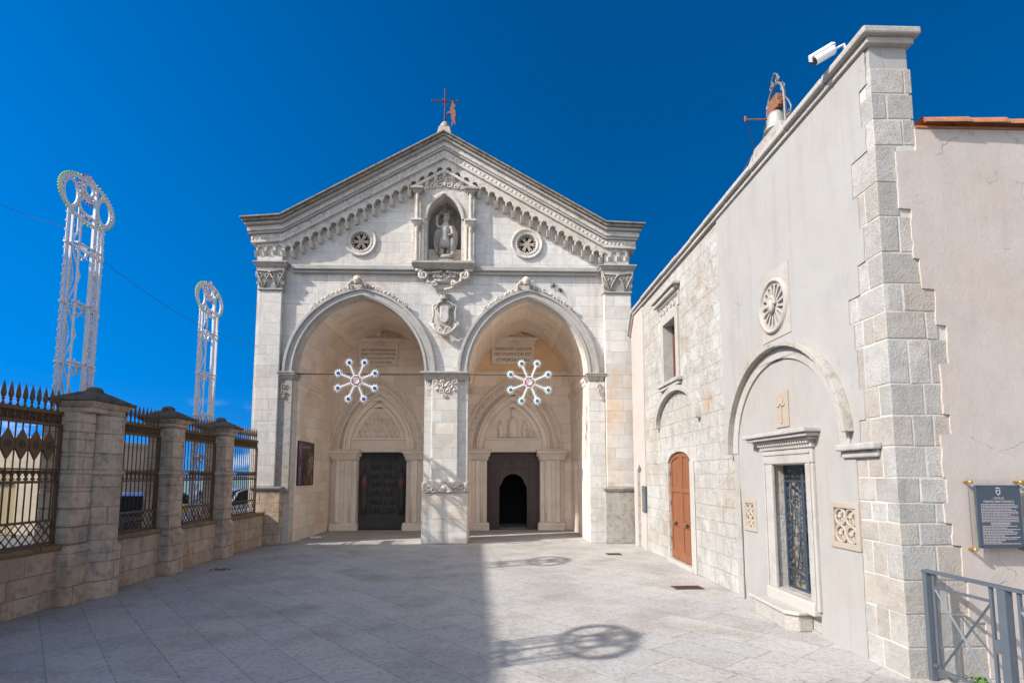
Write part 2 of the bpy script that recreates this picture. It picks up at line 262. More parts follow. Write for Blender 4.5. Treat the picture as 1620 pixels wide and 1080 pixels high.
M['oldwood'] = wood('dark brown portal wood', (0.085,0.052,0.040), (0.045,0.028,0.023))
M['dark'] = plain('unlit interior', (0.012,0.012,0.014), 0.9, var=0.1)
M['redwood'] = wood('orange brown door wood', (0.30,0.115,0.050), (0.15,0.052,0.024))
M['winwood'] = wood('window frame wood', (0.16,0.06,0.035), (0.11,0.04,0.025))
M['glass'] = glass('window glass', (0.10,0.12,0.12)); M['carglass'] = plain('car glass', (0.012,0.02,0.022), 0.5, var=0.1)
M['carglass'].node_tree.nodes['Principled BSDF'].inputs['Specular IOR Level'].default_value = 0.0
M['white'] = plain('white painted wood', (0.72,0.72,0.75), 0.5, var=0.03, sc=5)
M['whiteled'] = plain('white luminaria lattice', (0.72,0.73,0.76), 0.4, var=0.03)
for k, c in dict(bulb_blue=(0.05,0.11,0.30), bulb_green=(0.06,0.22,0.20), bulb_red=(0.55,0.06,0.05), bulb_orange=(0.75,0.25,0.05), bulb_yellow=(0.62,0.70,0.10), bulb_purple=(0.28,0.08,0.40), bulb_clear=(0.7,0.72,0.75)).items():
    M[k] = plain(k.replace('_', ' '), c, 0.15, var=0.05)
M['bell'] = plain('greenish bronze bell', (0.36,0.38,0.33), 0.55, 0.3, c2=(0.24,0.22,0.18), sc=7, bump=0.2)
M['cctv'] = plain('white camera shell', (0.78,0.78,0.78), 0.3, var=0.03); M['black'] = plain('black plastic', (0.015,0.015,0.017), 0.4, var=0.1)
M['tile'] = plain('terracotta roof tile', (0.44,0.17,0.075), 0.9, var=0.2, c2=(0.22,0.11,0.07), sc=9, amt=0.9, bump=0.6)
M['leaf'] = plain('green leaves', (0.09,0.20,0.025), 0.6, c2=(0.05,0.11,0.02), sc=20); M['weed'] = plain('dry wall weed', (0.06,0.07,0.03), 0.8, sc=30)
M['asphalt'] = plain('asphalt', (0.10,0.10,0.105), 0.9, sc=3, bump=0.4)
M['hill'] = plain('hazy wooded hillside', (0.075,0.145,0.165), 1.0, c2=(0.11,0.17,0.16), sc=0.02, amt=0.8)
M['town'] = stone('cream townhouse plaster', (0.62,0.53,0.42), warm=(0.60,0.48,0.35), brick=(1.2,0.5,0.006), joint=0.25, bump=0.15, pits=0.0, tint=0.05)
M['olive'] = plain('olive yellow garage door', (0.30,0.245,0.12), 0.6, var=0.08)
M['carpaint'] = plain('dark teal car paint', (0.012,0.022,0.022), 0.65, 0.0, var=0.05); M['carsilver'] = plain('silver blue car paint', (0.32,0.38,0.50), 0.25, 0.3, var=0.05)
M['rubber'] = plain('tyre rubber', (0.02,0.02,0.02), 0.9); M['rim'] = plain('alloy rim', (0.5,0.5,0.5), 0.3, 0.8)
M['signblue'] = plain('sign blue', (0.03,0.09,0.42), 0.4, var=0.05); M['signred'] = plain('sign red', (0.6,0.03,0.03), 0.4, var=0.05); M['yellow'] = plain('sign yellow', (0.75,0.50,0.03), 0.5, var=0.05)
M['cable'] = plain('black cable', (0.02,0.02,0.025), 0.6)
M['poster'] = None
def poster_mat():
    m, nt, b = new_mat('printed poster')
    tc = nd(nt, 'TexCoord'); o = tc.outputs['Object']
    sp = nd(nt, 'SeparateXYZ'); lk(nt, o, sp.inputs[0])
    n = noise(nt, o, 2.6, 4, 0.6); n2 = noise(nt, mapping(nt, o, loc=(5,2,8)), 5, 5, 0.7)
    col = mixc(nt, ramp(nt, n2, 0.45, 0.7), (0.030,0.018,0.020), (0.11,0.045,0.022))
    warm = math_n(nt, 'MULTIPLY', ramp(nt, n, 0.50, 0.66), math_n(nt, 'MULTIPLY', ramp(nt, sp.outputs[2], 0.45, 0.05), ramp(nt, sp.outputs[1], -0.15, 0.1)))
    col = mixc(nt, warm, col, (0.38,0.17,0.055))
    lil = math_n(nt, 'MULTIPLY', ramp(nt, sp.outputs[1], -0.30, -0.42), ramp(nt, n2, 0.40, 0.60))
    col = mixc(nt, lil, col, (0.24,0.15,0.33))
    pale = math_n(nt, 'MULTIPLY', math_n(nt, 'MULTIPLY', ramp(nt, sp.outputs[1], 0.15, 0.28), ramp(nt, sp.outputs[2], 0.18, 0.30)), ramp(nt, n2, 0.42, 0.56))
    col = mixc(nt, math_n(nt, 'MULTIPLY', pale, ramp(nt, sp.outputs[2], 0.82, 0.70)), col, (0.34,0.25,0.20))
    lk(nt, col, b.inputs['Base Color']); b.inputs['Roughness'].default_value = 0.35
    return m
M['poster'] = poster_mat()

# ------------------------------------------------------------------ mesh helpers
class MB:
    def __init__(s): s.v = []; s.f = []; s.sm = False
    def add(s, vs, fs):
        o = len(s.v); s.v += [tuple(p) for p in vs]; s.f += [tuple(i+o for i in f) for f in fs]; return s
    def box(s, x0, x1, y0, y1, z0, z1):
        return s.add([(x0,y0,z0),(x1,y0,z0),(x1,y1,z0),(x0,y1,z0),(x0,y0,z1),(x1,y0,z1),(x1,y1,z1),(x0,y1,z1)],
                     [(0,3,2,1),(4,5,6,7),(0,1,5,4),(1,2,6,5),(2,3,7,6),(3,0,4,7)])
    def frus(s, x0, x1, y0, y1, z0, X0, X1, Y0, Y1, z1):
        return s.add([(x0,y0,z0),(x1,y0,z0),(x1,y1,z0),(x0,y1,z0),(X0,Y0,z1),(X1,Y0,z1),(X1,Y1,z1),(X0,Y1,z1)],
                     [(0,3,2,1),(4,5,6,7),(0,1,5,4),(1,2,6,5),(2,3,7,6),(3,0,4,7)])
    def plate(s, outer, axis, a0, a1, holes=()):
        """polygon with holes, thickened along an axis; 2D is (x,z) for axis y, (y,z) for axis x, (x,y) for axis z"""
        def p3(q, a): return {'y': (q[0], a, q[1]), 'x': (a, q[0], q[1]), 'z': (q[0], q[1], a)}[axis]
        loops = [list(outer)] + [list(h) for h in holes]
        flat = [q for l in loops for q in l]
        tris = tessellate_polygon([[Vector((q[0], q[1], 0)) for q in l] for l in loops])
        n = len(flat); vs = [p3(q, a0) for q in flat] + [p3(q, a1) for q in flat]
        fs = [tuple(t) for t in tris] + [tuple(i+n for i in reversed(t)) for t in tris]
        o = 0
        for l in loops:
            k = len(l)
            for i in range(k): fs.append((o+i, o+(i+1) % k, o+(i+1) % k+n, o+i+n))
            o += k
        return s.add(vs, fs)
    def tube(s, pts, r, n=6, closed=False):
        pts = [Vector(p) for p in pts]; k = len(pts); rs = r if isinstance(r, (list, tuple)) else [r]*k
        vs = []; prev = None
        for i, p in enumerate(pts):
            if closed: t = pts[(i+1) % k]-pts[i-1]
            else: t = pts[min(i+1, k-1)]-pts[max(i-1, 0)]
            t.normalize()
            a = prev if prev is not None and abs(prev.dot(t)) < 0.95 else (Vector((0,0,1)) if abs(t.z) < 0.9 else Vector((1,0,0)))
            u = (a - t*a.dot(t)).normalized(); prev = u; q = t.cross(u)
            vs += [p+(u*math.cos(2*PI*j/n)+q*math.sin(2*PI*j/n))*rs[i] for j in range(n)]
        fs = []
        for i in range(k if closed else k-1):
            a = i*n; b = ((i+1) % k)*n
            fs += [(a+j, a+(j+1) % n, b+(j+1) % n, b+j) for j in range(n)]
        if not closed: fs += [tuple(range(n-1, -1, -1)), tuple((k-1)*n+j for j in range(n))]
        return s.add(vs, fs)
    def lathe(s, prof, c, n=16, axis='z', a0=0.0, a1=2*PI):
        full = abs(a1-a0-2*PI) < 1e-6; m_ = n if full else n+1; vs = []
        for (r, h) in prof:
            for j in range(m_):
                a = a0+(a1-a0)*j/n; x, y = r*math.cos(a), r*math.sin(a)
                vs.append({'z': (c[0]+x, c[1]+y, c[2]+h), 'y': (c[0]+x, c[1]+h, c[2]+y), 'x': (c[0]+h, c[1]+x, c[2]+y)}[axis])
        fs = []
        for i in range(len(prof)-1):
            for j in range(n):
                j2 = (j+1) % m_
                fs.append((i*m_+j, i*m_+j2, (i+1)*m_+j2, (i+1)*m_+j))
        if full:
            fs += [tuple(range(m_-1, -1, -1)), tuple((len(prof)-1)*m_+j for j in range(m_))]
        return s.add(vs, fs)
    def ball(s, c, rx, ry=None, rz=None, n=10, k=7):
        ry = ry or rx; rz = rz or rx; vs = [(c[0], c[1], c[2]-rz)]
        for i in range(1, k):
            a = -PI/2+PI*i/k
            for j in range(n):
                b = 2*PI*j/n; vs.append((c[0]+rx*math.cos(a)*math.cos(b), c[1]+ry*math.cos(a)*math.sin(b), c[2]+rz*math.sin(a)))
        vs.append((c[0], c[1], c[2]+rz)); L = len(vs)-1
        fs = [(0, 1+(j+1) % n, 1+j) for j in range(n)]
        for i in range(k-2):
            a = 1+i*n
            fs += [(a+j, a+(j+1) % n, a+n+(j+1) % n, a+n+j) for j in range(n)]
        a = 1+(k-2)*n
        fs += [(a+j, a+(j+1) % n, L) for j in range(n)]
        return s.add(vs, fs)
    def spiral(s, c, r0, turns, r, axis='y', start=0.0, d=1, n=26, tail=None):
        pts = []
        for i in range(n):
            t = i/(n-1); a = start+d*turns*2*PI*t; q = r0*(1-0.85*t)
            u, v = q*math.cos(a), q*math.sin(a)
            pts.append({'y': (c[0]+u, c[1], c[2]+v), 'x': (c[0], c[1]+u, c[2]+v)}[axis])
        if tail: pts = [tail]+pts
        return s.tube(pts, r, 5)
    def build(s, name, mat, parent=None, origin=None, bevel=0.0, smooth=False, seg=2):
        org = Vector(origin) if origin is not None else Vector((0,0,0))
        p = parent
        if parent is not None and origin is None:
            org = parent.get('_org_v') if False else parent_world(parent)
        me = bpy.data.meshes.new(name)
        me.from_pydata([(v[0]-org.x, v[1]-org.y, v[2]-org.z) for v in s.v], [], s.f); me.update()
        bm = bmesh.new(); bm.from_mesh(me); bmesh.ops.recalc_face_normals(bm, faces=bm.faces); bm.to_mesh(me); bm.free()
        if smooth:
            for q in me.polygons: q.use_smooth = True
        me.materials.append(mat)
        o = bpy.data.objects.new(name, me); COL.objects.link(o)
        if parent is not None:
            o.parent = parent
            if origin is not None: o.location = org-parent_world(parent)
        else: o.location = org
        if bevel:
            b = o.modifiers.new('bevel', 'BEVEL'); b.width = bevel; b.segments = seg; b.limit_method = 'ANGLE'; b.angle_limit = R(35)
        return o
def parent_world(o):
    v = Vector(o.location)
    while o.parent is not None: o = o.parent; v = v+Vector(o.location)
    return v
def tag(o, label=None, cat=None, group=None, kind=None):
    if label: o['label'] = label
    if cat: o['category'] = cat
    if group: o['group'] = group
    if kind: o['kind'] = kind
    return o
def empty(name, loc, label, cat, group=None):
    o = bpy.data.objects.new(name, None); COL.objects.link(o); o.location = loc; o.empty_display_size = 0.3
    return tag(o, label, cat, group)
def copy_tree(o, parent=None):
    c = o.copy(); COL.objects.link(c); c.parent = parent
    for ch in list(o.children): copy_tree(ch, c)
    return c
def part_copy(o, loc_off):
    c = o.copy(); COL.objects.link(c); c.parent = o.parent; c.location = Vector(o.location)+Vector(loc_off)
    for ch in list(o.children): copy_tree(ch, c)
    return c
def pointed(cx, zs, wd, h, n=14):
    """points of a pointed arch from left springing over the apex to the right springing"""
    Rr = (wd*wd+h*h)/(2*wd); pts = []
    a1 = math.atan2(h, Rr-wd)
    for i in range(n+1):
        a = a1*i/n; pts.append((cx-wd+Rr-Rr*math.cos(a), zs+Rr*math.sin(a)))
    return pts+[(2*cx-x, z) for x, z in reversed(pts[:-1])]
def circle(cx, cz, r, n=32, ph=0.0):
    return [(cx+r*math.cos(ph+2*PI*i/n), cz+r*math.sin(ph+2*PI*i/n)) for i in range(n)]
def text_mb(body, size, loc, facing='-y', extrude=0.002, align='CENTER', spacing=1.0):
    c = bpy.data.curves.new('txt', 'FONT'); c.body = body; c.size = size; c.align_x = align; c.align_y = 'CENTER'; c.extrude = extrude; c.space_character = spacing
    c.resolution_u = 3
    o = bpy.data.objects.new('txt', c); COL.objects.link(o)
    dg = bpy.context.evaluated_depsgraph_get(); me = bpy.data.meshes.new_from_object(o.evaluated_get(dg))
    mb = MB(); vs = []
    for v in me.vertices:
        x, y, z = v.co
        vs.append((loc[0]+x, loc[1]-z, loc[2]+y) if facing == '-y' else (loc[0]+z, loc[1]+x, loc[2]+y) if facing == '+x' else (loc[0]-z, loc[1]-x, loc[2]+y))
    mb.add(vs, [tuple(p.vertices) for p in me.polygons])
    bpy.data.objects.remove(o); bpy.data.curves.remove(c); bpy.data.meshes.remove(me)
    return mb
# ------------------------------------------------------------------ ground, road, hills
g = MB()
g.add([(-6.95,-14,0),(30,-14,0),(30,21.6,0),(-6.95,21.6,0)], [(0,1,2,3)])
tag(g.build('piazza_pavement', M['pave']), kind='structure')
g = MB(); g.add([(-40,-40,-0.02),(60,-40,-0.02),(60,60,-0.02),(-40,60,-0.02)], [(0,1,2,3)])
tag(g.build('road', M['asphalt']), kind='structure')
def terrain():
    g = MB(); nx, ny = 90, 40; vs = []; fs = []
    for j in range(ny+1):
        for i in range(nx+1):
            a = -PI*0.98+2*PI*0.98*i/nx; t = j/ny; rr = 30+1200*t*t+80*t
            z = -0.5-35*math.sin(min(1, t*2.2)*PI/2)+46*max(0, t-0.55)/0.45*(0.86+0.16*math.sin(a*7+1.3)+0.07*math.sin(a*23+2))
            vs.append((rr*math.sin(a)*1.3, rr*math.cos(a)+10, z))
    for j in range(ny):
        for i in range(nx):
            q = j*(nx+1)+i; fs.append((q, q+1, q+nx+2, q+nx+1))
    g.add(vs, fs); return g
tag(terrain().build('hills', M['hill'], smooth=True), kind='structure')
g = MB(); g.add([(-6000,-6000,-40),(6000,-6000,-40),(6000,6000,-40),(-6000,6000,-40)], [(0,1,2,3)])
tag(g.build('ground', M['hill']), kind='structure')

# ------------------------------------------------------------------ the sanctuary
YF = 17.25; YB = 21.5
CH = empty('church', (-1.5, 17.1, 0), 'pale limestone church with two pointed portico arches under a gable', 'church')
LX, LW, LH = -4.13, 1.98, 2.37; RX, RW, RH = 1.02, 1.85, 2.37; ZS = 5.12
AX = -1.61
def ztop(x):          # the roofline (top of the crown moulding)
    if x < -6.52: return 9.86-0.10*(-6.52-x)/1.2
    if x < AX: return 9.86+(12.63-9.86)*(x+6.52)/(AX+6.52)
    if x < 3.40: return 12.63-(12.63-9.77)*(x-AX)/(3.40-AX)
    return 9.77-0.04*(x-3.4)/1.1
def gable_line(x0, x1, dz):
    return [(x, ztop(x)-dz) for x in [x0]+[q for q in (-6.52, AX, 3.40) if x0 < q < x1]+[x1]]
XL, XR = -7.32, 4.22
aL = pointed(LX, ZS, LW, LH); aR = pointed(RX, ZS, RW, RH)
outer = [(XL, 0.0), (LX-LW, 0.0)] + aL + [(LX+LW, 0.0), (RX-RW, 0.0)] + aR + [(RX+RW, 0.0), (XR, 0.0)] + list(reversed(gable_line(XL, XR, 0.25)))
ROS = [(-4.20, 9.27), (0.99, 9.24)]
NX, NZ0, NZS, NW, NH = -1.60, 8.62, 9.95, 0.53, 0.80
niche_out = [(NX-NW, NZ0)] + pointed(NX, NZS, NW, NH, 8) + [(NX+NW, NZ0)]
b = MB().plate(outer, 'y', YF, YF+0.40, holes=[circle(x, z, 0.31, 28) for x, z in ROS]+[niche_out])
wall = b.build('wall', M['facade'], CH)
# body behind: side walls, upper block over the vaults, back wall
up_out = aL + [(RX-RW, ZS)] + aR[1:] + [(XR, ZS), (XR, 9.2), (XL, 9.2), (XL, ZS)]
b = MB().plate(up_out, 'y', YF+0.40, YB)
b.build('vault', M['portico'], CH)
b = MB(); b.add([], [])
b.plate([(XL, 9.2), (XR, 9.2)] + list(reversed(gable_line(XL, XR, 0.30))), 'y', YF+1.25, YB)
b.build('attic', M['facade'], CH)
# niche recess
b = MB(); nb = [(NX-NW, NZ0)] + pointed(NX, NZS, NW, NH, 8) + [(NX+NW, NZ0)]
vs = []; fs = []; kk = len(nb); ns = 9
for i, (x, z) in enumerate(nb):
    for j in range(ns+1):                      # a half round apse behind the opening
        a = PI*j/ns; xx = NX+(x-NX)*1.0
    vs.append((x, YF+0.40, z)); vs.append((NX+(x-NX)*0.98, YF+0.62, z if z < 10 else 10+(z-10)*0.9)); vs.append((NX+(x-NX)*0.55, YF+0.78, min(z, 10.45)))
for i in range(kk-1): fs += [(3*i, 3*i+3, 3*i+4, 3*i+1), (3*i+1, 3*i+4, 3*i+5, 3*i+2)]
fs.append(tuple(3*i+2 for i in range(kk)))
b.add(vs, fs); b.add([(NX-NW, YF, NZ0), (NX+NW, YF, NZ0), (NX+NW, YF+0.8, NZ0-0.002), (NX-NW, YF+0.8, NZ0-0.002)], [(0,1,2,3)])
b.build('niche_recess', M['carved_grey'], CH)
# interior side walls of the portico
b = MB(); nl = [(18.05, 3.05)] + pointed(18.72, 3.95, 0.67, 0.75, 6) + [(19.39, 3.05)]
b.plate([(YF+0.40, 0), (YB, 0), (YB, ZS), (YF+0.40, ZS)], 'x', XL, -6.13-0.14)
b.plate([(YF+0.40, 0), (YB, 0), (YB, ZS), (YF+0.40, ZS)], 'x', -6.13-0.14, -6.11, holes=[nl])
b.build('portico_wall', M['portico'], CH)
b = MB(); b.plate([(YF+0.40, 0), (19.7, 0), (19.7, 2.55), (20.45, 2.55), (20.45, 0), (YB, 0), (YB, ZS), (YF+0.40, ZS)], 'x', RX+RW, XR)
b.box(RX+RW+0.4, XR-0.002, 19.7, 20.45, 0, 2.55)
b.build('portico_wall', M['portico'], CH)
for sx, x in ((1, -6.11), (-1, RX+RW)):        # string moulding along each side wall at the springing
    b = MB(); x2 = x+sx*0.10
    prof = [(x-sx*.02, ZS-.28), (x+sx*.03, ZS-.27), (x+sx*.05, ZS-.18), (x+sx*.09, ZS-.14), (x+sx*.09, ZS-.05), (x-sx*.02, ZS-.03)]
    b.plate(prof, 'y', YF+0.45, YB-.002); b.build('springing_moulding', M['portal'], CH)
# back wall with the two doorways
DL = (-5.14, -3.30, 2.87); DR = (-0.30, 1.70, 2.88)
b = MB().plate([(XL, 0), (DL[0], 0), (DL[0], DL[2]), (DL[1], DL[2]), (DL[1], 0), (DR[0], 0), (DR[0], DR[2]), (DR[1], DR[2]), (DR[1], 0), (XR, 0), (XR, 5.86), (XL, 5.86)], 'y', YB, YB+0.5)
b.build('portico_back_wall', M['portico'], CH)
b = MB().plate([(XL, 5.86), (-1.55, 5.86), (-1.55, 8.5), (XL, 8.5)], 'y', YB, YB+0.5); b.build('tympanum_wall', M['portico'], CH)
b = MB().plate([(-1.55, 5.86), (XR, 5.86), (XR, 8.5), (-1.55, 8.5)], 'y', YB, YB+0.5); b.build('tympanum_wall', M['ochre'], CH)
b = MB().box(-1.30, RX+RW, YB-0.09, YB-.002, 5.83, 5.91); b.box(-1.30, RX+RW, YB-0.13, YB-.002, 5.912, 5.95); b.build('ledge', M['portal'], CH)
b = MB().box(XL, XR, YB+0.5, YB+3.0, -0.01, 0.0); b.build('hall_floor', M['pave'], CH)
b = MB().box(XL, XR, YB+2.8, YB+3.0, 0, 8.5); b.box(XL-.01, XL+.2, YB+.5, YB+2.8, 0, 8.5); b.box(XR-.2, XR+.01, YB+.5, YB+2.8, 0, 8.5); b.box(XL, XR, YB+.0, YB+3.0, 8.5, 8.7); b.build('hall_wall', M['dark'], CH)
b = MB().add([(-7.6, 17.0, 9.42), (AX, 17.0, 12.50), (4.45, 17.0, 9.42), (-7.6, 24.5, 9.42), (AX, 24.5, 12.50), (4.45, 24.5, 9.42)], [(0,1,4,3),(1,2,5,4)]); rf = b.build('roof', M['tile'], CH); rf.location.z -= 0.10

# pilasters with pedestals, capitals and the short order above them
def capital(x0, x1, z0, z1, y, parent, name='capital', mat='carved_grey', fl=0.14, volute=True):
    b = MB(); h = z1-z0
    b.box(x0-.03, x1+.03, y-.05, YF, z0, z0+.05)
    b.frus(x0, x1, y-.012, YF, z0+.052, x0-fl*.6, x1+fl*.6, y-fl*.6, YF, z1-.16)
    b.frus(x0-fl*.7, x1+fl*.7, y-fl*.7, YF, z1-.158, x0-fl*1.05, x1+fl*1.05, y-fl*1.05, YF, z1-.05)
    b.box(x0-fl*1.2, x1+fl*1.2, y-fl*1.2, YF, z1-.048, z1)
    o = b.build(name, M[mat], parent, bevel=.012)
    if volute:
        v = MB(); w_ = x1-x0
        for sx in (-1, 1):
            xc = (x0+x1)/2+sx*w_*.28
            for (dx, dz, r0, d) in ((sx*.12, h*.52, h*.16, -sx), (-sx*.12, h*.52, h*.14, sx), (sx*.02, h*.22, h*.11, sx), (sx*.16, h*.24, h*.07, -sx)):
                yy = y-.03-fl*.6*(dz/h)
                v.spiral((xc+dx, yy, z0+dz), r0, 1.25, .016, 'y', PI/2, d, 22)
            v.tube([(xc+sx*.22, y-.10, z0+h*.62), (xc+sx*.10, y-.07, z0+h*.35), (xc, y-.04, z0+.07)], .02, 5)
            v.tube([(xc-sx*.22, y-.10, z0+h*.62), (xc-sx*.08, y-.07, z0+h*.35), (xc, y-.04, z0+.07)], .02, 5)
        v.tube([(x0, y-.10, z0+h*.68), ((x0+x1)/2, y-.09, z0+h*.64), (x1, y-.10, z0+h*.68)], .02, 5)
        v.ball(((x0+x1)/2, y-.10, z0+h*.62), .05, .04, .05)
        v.build('scrollwork', M['carved_grey' if mat == 'carved_grey' else 'carved'], o, smooth=True)
    return o
for (x0, x1, pz) in ((-7.20, -6.50, 1.68), (3.37, 4.21, 1.66)):
    b = MB().box(x0, x1, 17.08, YF-.002, pz, 7.62); b.build('pilaster', M['facade' if x0 < 0 else 'facade_warm'], CH, bevel=.02)
    capital(x0, x1, 7.62, 8.49, 17.08, CH)
    b = MB(); q0, q1 = (x0+.10, x1+.22) if x0 < 0 else (x0-.08, x1+.07)
    b.box(q0, q1, 16.98, YF-.003, 0, pz-.14); b.build('pedestal', M['pier' if x0 < 0 else 'carved_grey'], CH, bevel=.02)
    b = MB().frus(q0, q1, 16.98, YF-.003, pz-.138, q0-.05, q1+.05, 16.92, YF-.003, pz-.06); b.box(q0-.05, q1+.05, 16.92, YF-.003, pz-.058, pz-.002); b.build('pedestal_cornice', M['carved_grey'], CH, bevel=.012)
    b = MB().box(x0-.10 if x0 < 0 else x0+.02, x1-.04, 17.10, YF-.002, 8.495, 9.02); b.build('upper_pilaster', M['facade'], CH, bevel=.015)
# jamb strip beside each opening: impost blocks carrying the archivolts
def impost(x0, x1, y0, parent, z=ZS):
    b = MB().frus(x0, x1, y0, YF+.38, z-.24, x0-.06, x1+.06, y0-.06, YF+.38, z-.10)
    b.box(x0-.07, x1+.07, y0-.07, YF+.38, z-.098, z-.04); b.box(x0-.09, x1+.09, y0-.09, YF+.38, z-.038, z)
    return b.build('impost', M['carved_grey'], parent, bevel=.01)
b = MB().box(-6.50, -6.11, 17.16, YF-.002, 1.5, ZS-.24); b.build('jamb', M['carved_grey'], CH, bevel=.015); impost(-6.48, -6.10, 17.15, CH)
b = MB().box(2.855, 3.36, 17.15, YF-.002, 0, ZS-.24); b.build('jamb', M['facade'], CH, bevel=.015); im = impost(2.86, 3.30, 17.13, CH)
for k in range(4): MB().spiral((3.18+.03*k, 17.12, ZS-.42-.12*k), .10-.015*k, 1.3, .018, 'y', 0, (-1)**k).build('scrollwork', M['carved'], im, smooth=True)
for k in range(3): MB().spiral((-6.36, 17.13, ZS-.45-.16*k), .09-.015*k, 1.3, .016, 'y', 0, (-1)**k).build('scrollwork', M['carved_grey'], CH, smooth=True)
# central pier
P = MB().box(-2.11, -0.90, 17.28, 18.35, 0.0, ZS-.24); P.box(-1.92, -1.12, 17.14, 17.278, 1.9, ZS-.24)
P.build('central_pier', M['facade_warm'], CH, bevel=.025)
b = MB().box(-2.17, -0.80, 17.05, 18.4, 0, 1.48); b.build('pier_plinth', M['facade_warm'], CH, bevel=.03)
b = MB().frus(-2.15, -.82, 17.06, 18.38, 1.482, -2.19, -.78, 17.03, 18.40, 1.80); b.frus(-2.0, -.95, 17.05, 18.3, 1.802, -1.93, -1.1, 17.12, 18.3, 1.93); o = b.build('plinth_capital', M['carved'], CH, bevel=.02)
v = MB()
for k in range(9):
    a = PI*(k+.5)/9; v.tube([(-1.44, 17.03, 1.52), (-1.44+.22*math.cos(a), 16.99, 1.52+.22*math.sin(a))], [.012, .035], 5)
for sx in (-1, 1):
    for k in range(3): v.spiral((-1.48+sx*(.34+.12*k), 17.01, 1.60+.06*(k % 2)), .10, 1.2, .022, 'y', 0, sx)
    v.ball((-1.48+sx*.62, 17.04, 1.66), .07, .06, .14)
v.build('scrollwork', M['carved'], o, smooth=True)
b = MB().frus(-2.12, -.90, 17.12, 18.36, ZS-.24, -2.21, -.84, 17.04, 18.36, ZS-.05); b.box(-2.26, -.80, 17.00, 18.36, ZS-.048, ZS+.02); o = b.build('pier_capital', M['carved_grey'], CH, bevel=.015)
v = MB()
for (dx, dz, r0, d) in ((-.28,-.18,.10,1),(.28,-.18,.10,-1),(-.16,-.30,.12,-1),(.16,-.30,.12,1),(-.08,-.46,.09,1),(.08,-.46,.09,-1),(0,-.60,.08,1)):
    v.spiral((-1.52+dx, 17.12 if abs(dx) < .4 else 17.26, ZS-.10+dz), r0, 1.35, .024, 'y', PI/2, d)
for k in range(14): v.ball((-1.52+random.uniform(-.3,.3), 17.12, ZS-.3+random.uniform(-.25,.12)), .045, .03, .05)
v.build('scrollwork', M['carved'], o, smooth=True)
for (dx, dz, r0, d) in ((-.52,-.22,.09,1),(.52,-.22,.09,-1),(-.52,-.40,.07,-1),(-.50,-.56,.06,1)): MB().spiral((-1.52+dx, 17.26, ZS-.10+dz), r0, 1.35, .024, 'y', PI/2, d).build('scrollwork', M['carved'], o, smooth=True)
# archivolts
def ring_pts(cx, z, wi, hi, wo_, ho): return pointed(cx, z, wo_, ho, 18) + list(reversed(pointed(cx, z, wi, hi, 18)))
for cx, wi, hi in ((LX, LW, LH), (RX, RW, RH)):
    b = MB().plate(ring_pts(cx, ZS+.002, wi-.012, hi-.012, wi+.31, hi+.25), 'y', 17.17, YF-.002)
    o = b.build('archivolt', M['trim'], CH)
    b = MB().plate(ring_pts(cx, ZS+.003, wi+.235, hi+.185, wi+.33, hi+.265), 'y', 17.12, 17.168); b.build('archivolt_fillet', M['trim'], o, bevel=.012)
    b = MB().plate(ring_pts(cx, ZS+.003, wi+.03, hi+.02, wi+.075, hi+.06), 'y', 17.145, 17.168); b.build('archivolt_fillet', M['trim'], o, bevel=.01)
# cherub heads with wings and garlands over each arch
for cx, zc, look in ((-4.24, 7.86, -1), (0.95, 7.88, 0)):
    h = MB(); h.ball((cx, 17.08, zc+.09), .105, .12, .135, 14, 10); h.ball((cx+.03*look, 16.97, zc+.07), .022, .03, .03); h.ball((cx, 17.0, zc+.01), .05, .04, .03)
    for sx in (-1, 1): h.ball((cx+sx*.045+.02*look, 16.975, zc+.105), .018, .012, .014); h.ball((cx+sx*.10, 17.1, zc+.08), .03, .04, .04)
    for k in range(16): a = PI*k/15; h.ball((cx+.11*math.cos(a), 17.10, zc+.10+.125*math.sin(a)), .035, .06, .035)
    o = h.build('cherub_head', M['carved'], CH, smooth=True)
    wv = MB()
    for sx in (-1, 1):
        for k in range(5):
            wv.tube([(cx+sx*.08, 17.12, zc+.02), (cx+sx*(.17+.025*k), 17.08, zc+.10-.035*k), (cx+sx*(.27-.01*k), 17.14, zc-.03-.045*k)], [.03, .045, .012], 6)
    wv.build('wing', M['carved'], o, smooth=True)
    gv = MB(); hi = (LH if cx < 0 else RH)
    for sx in (-1, 1):
        for k in range(15):
            t = .30+.045*k; pp = pointed(LX if cx < 0 else RX, ZS, (LW if cx < 0 else RW)+.33, hi+.27, 30); q = pp[30+sx*int(2+k*.8)]
            gv.ball((q[0]+random.uniform(-.02,.02), 17.17, q[1]+.05+random.uniform(-.02,.04)), random.uniform(.035,.06), .05, random.uniform(.03,.055), 7, 5)
        for k in range(3):
            q = pp[30+sx*(4+4*k)]; gv.spiral((q[0], 17.13, q[1]+.06), .07, 1.2, .018, 'y', 0, sx)
    gv.build('garland', M['carved'], o, smooth=True)
# string course
b = MB(); b.box(-6.24, 3.18, 17.14, YF-.002, 8.21, 8.30); b.box(-6.24, 3.18, 17.07, YF-.002, 8.302, 8.44); b.build('string_course', M['trim'], CH, bevel=.02)
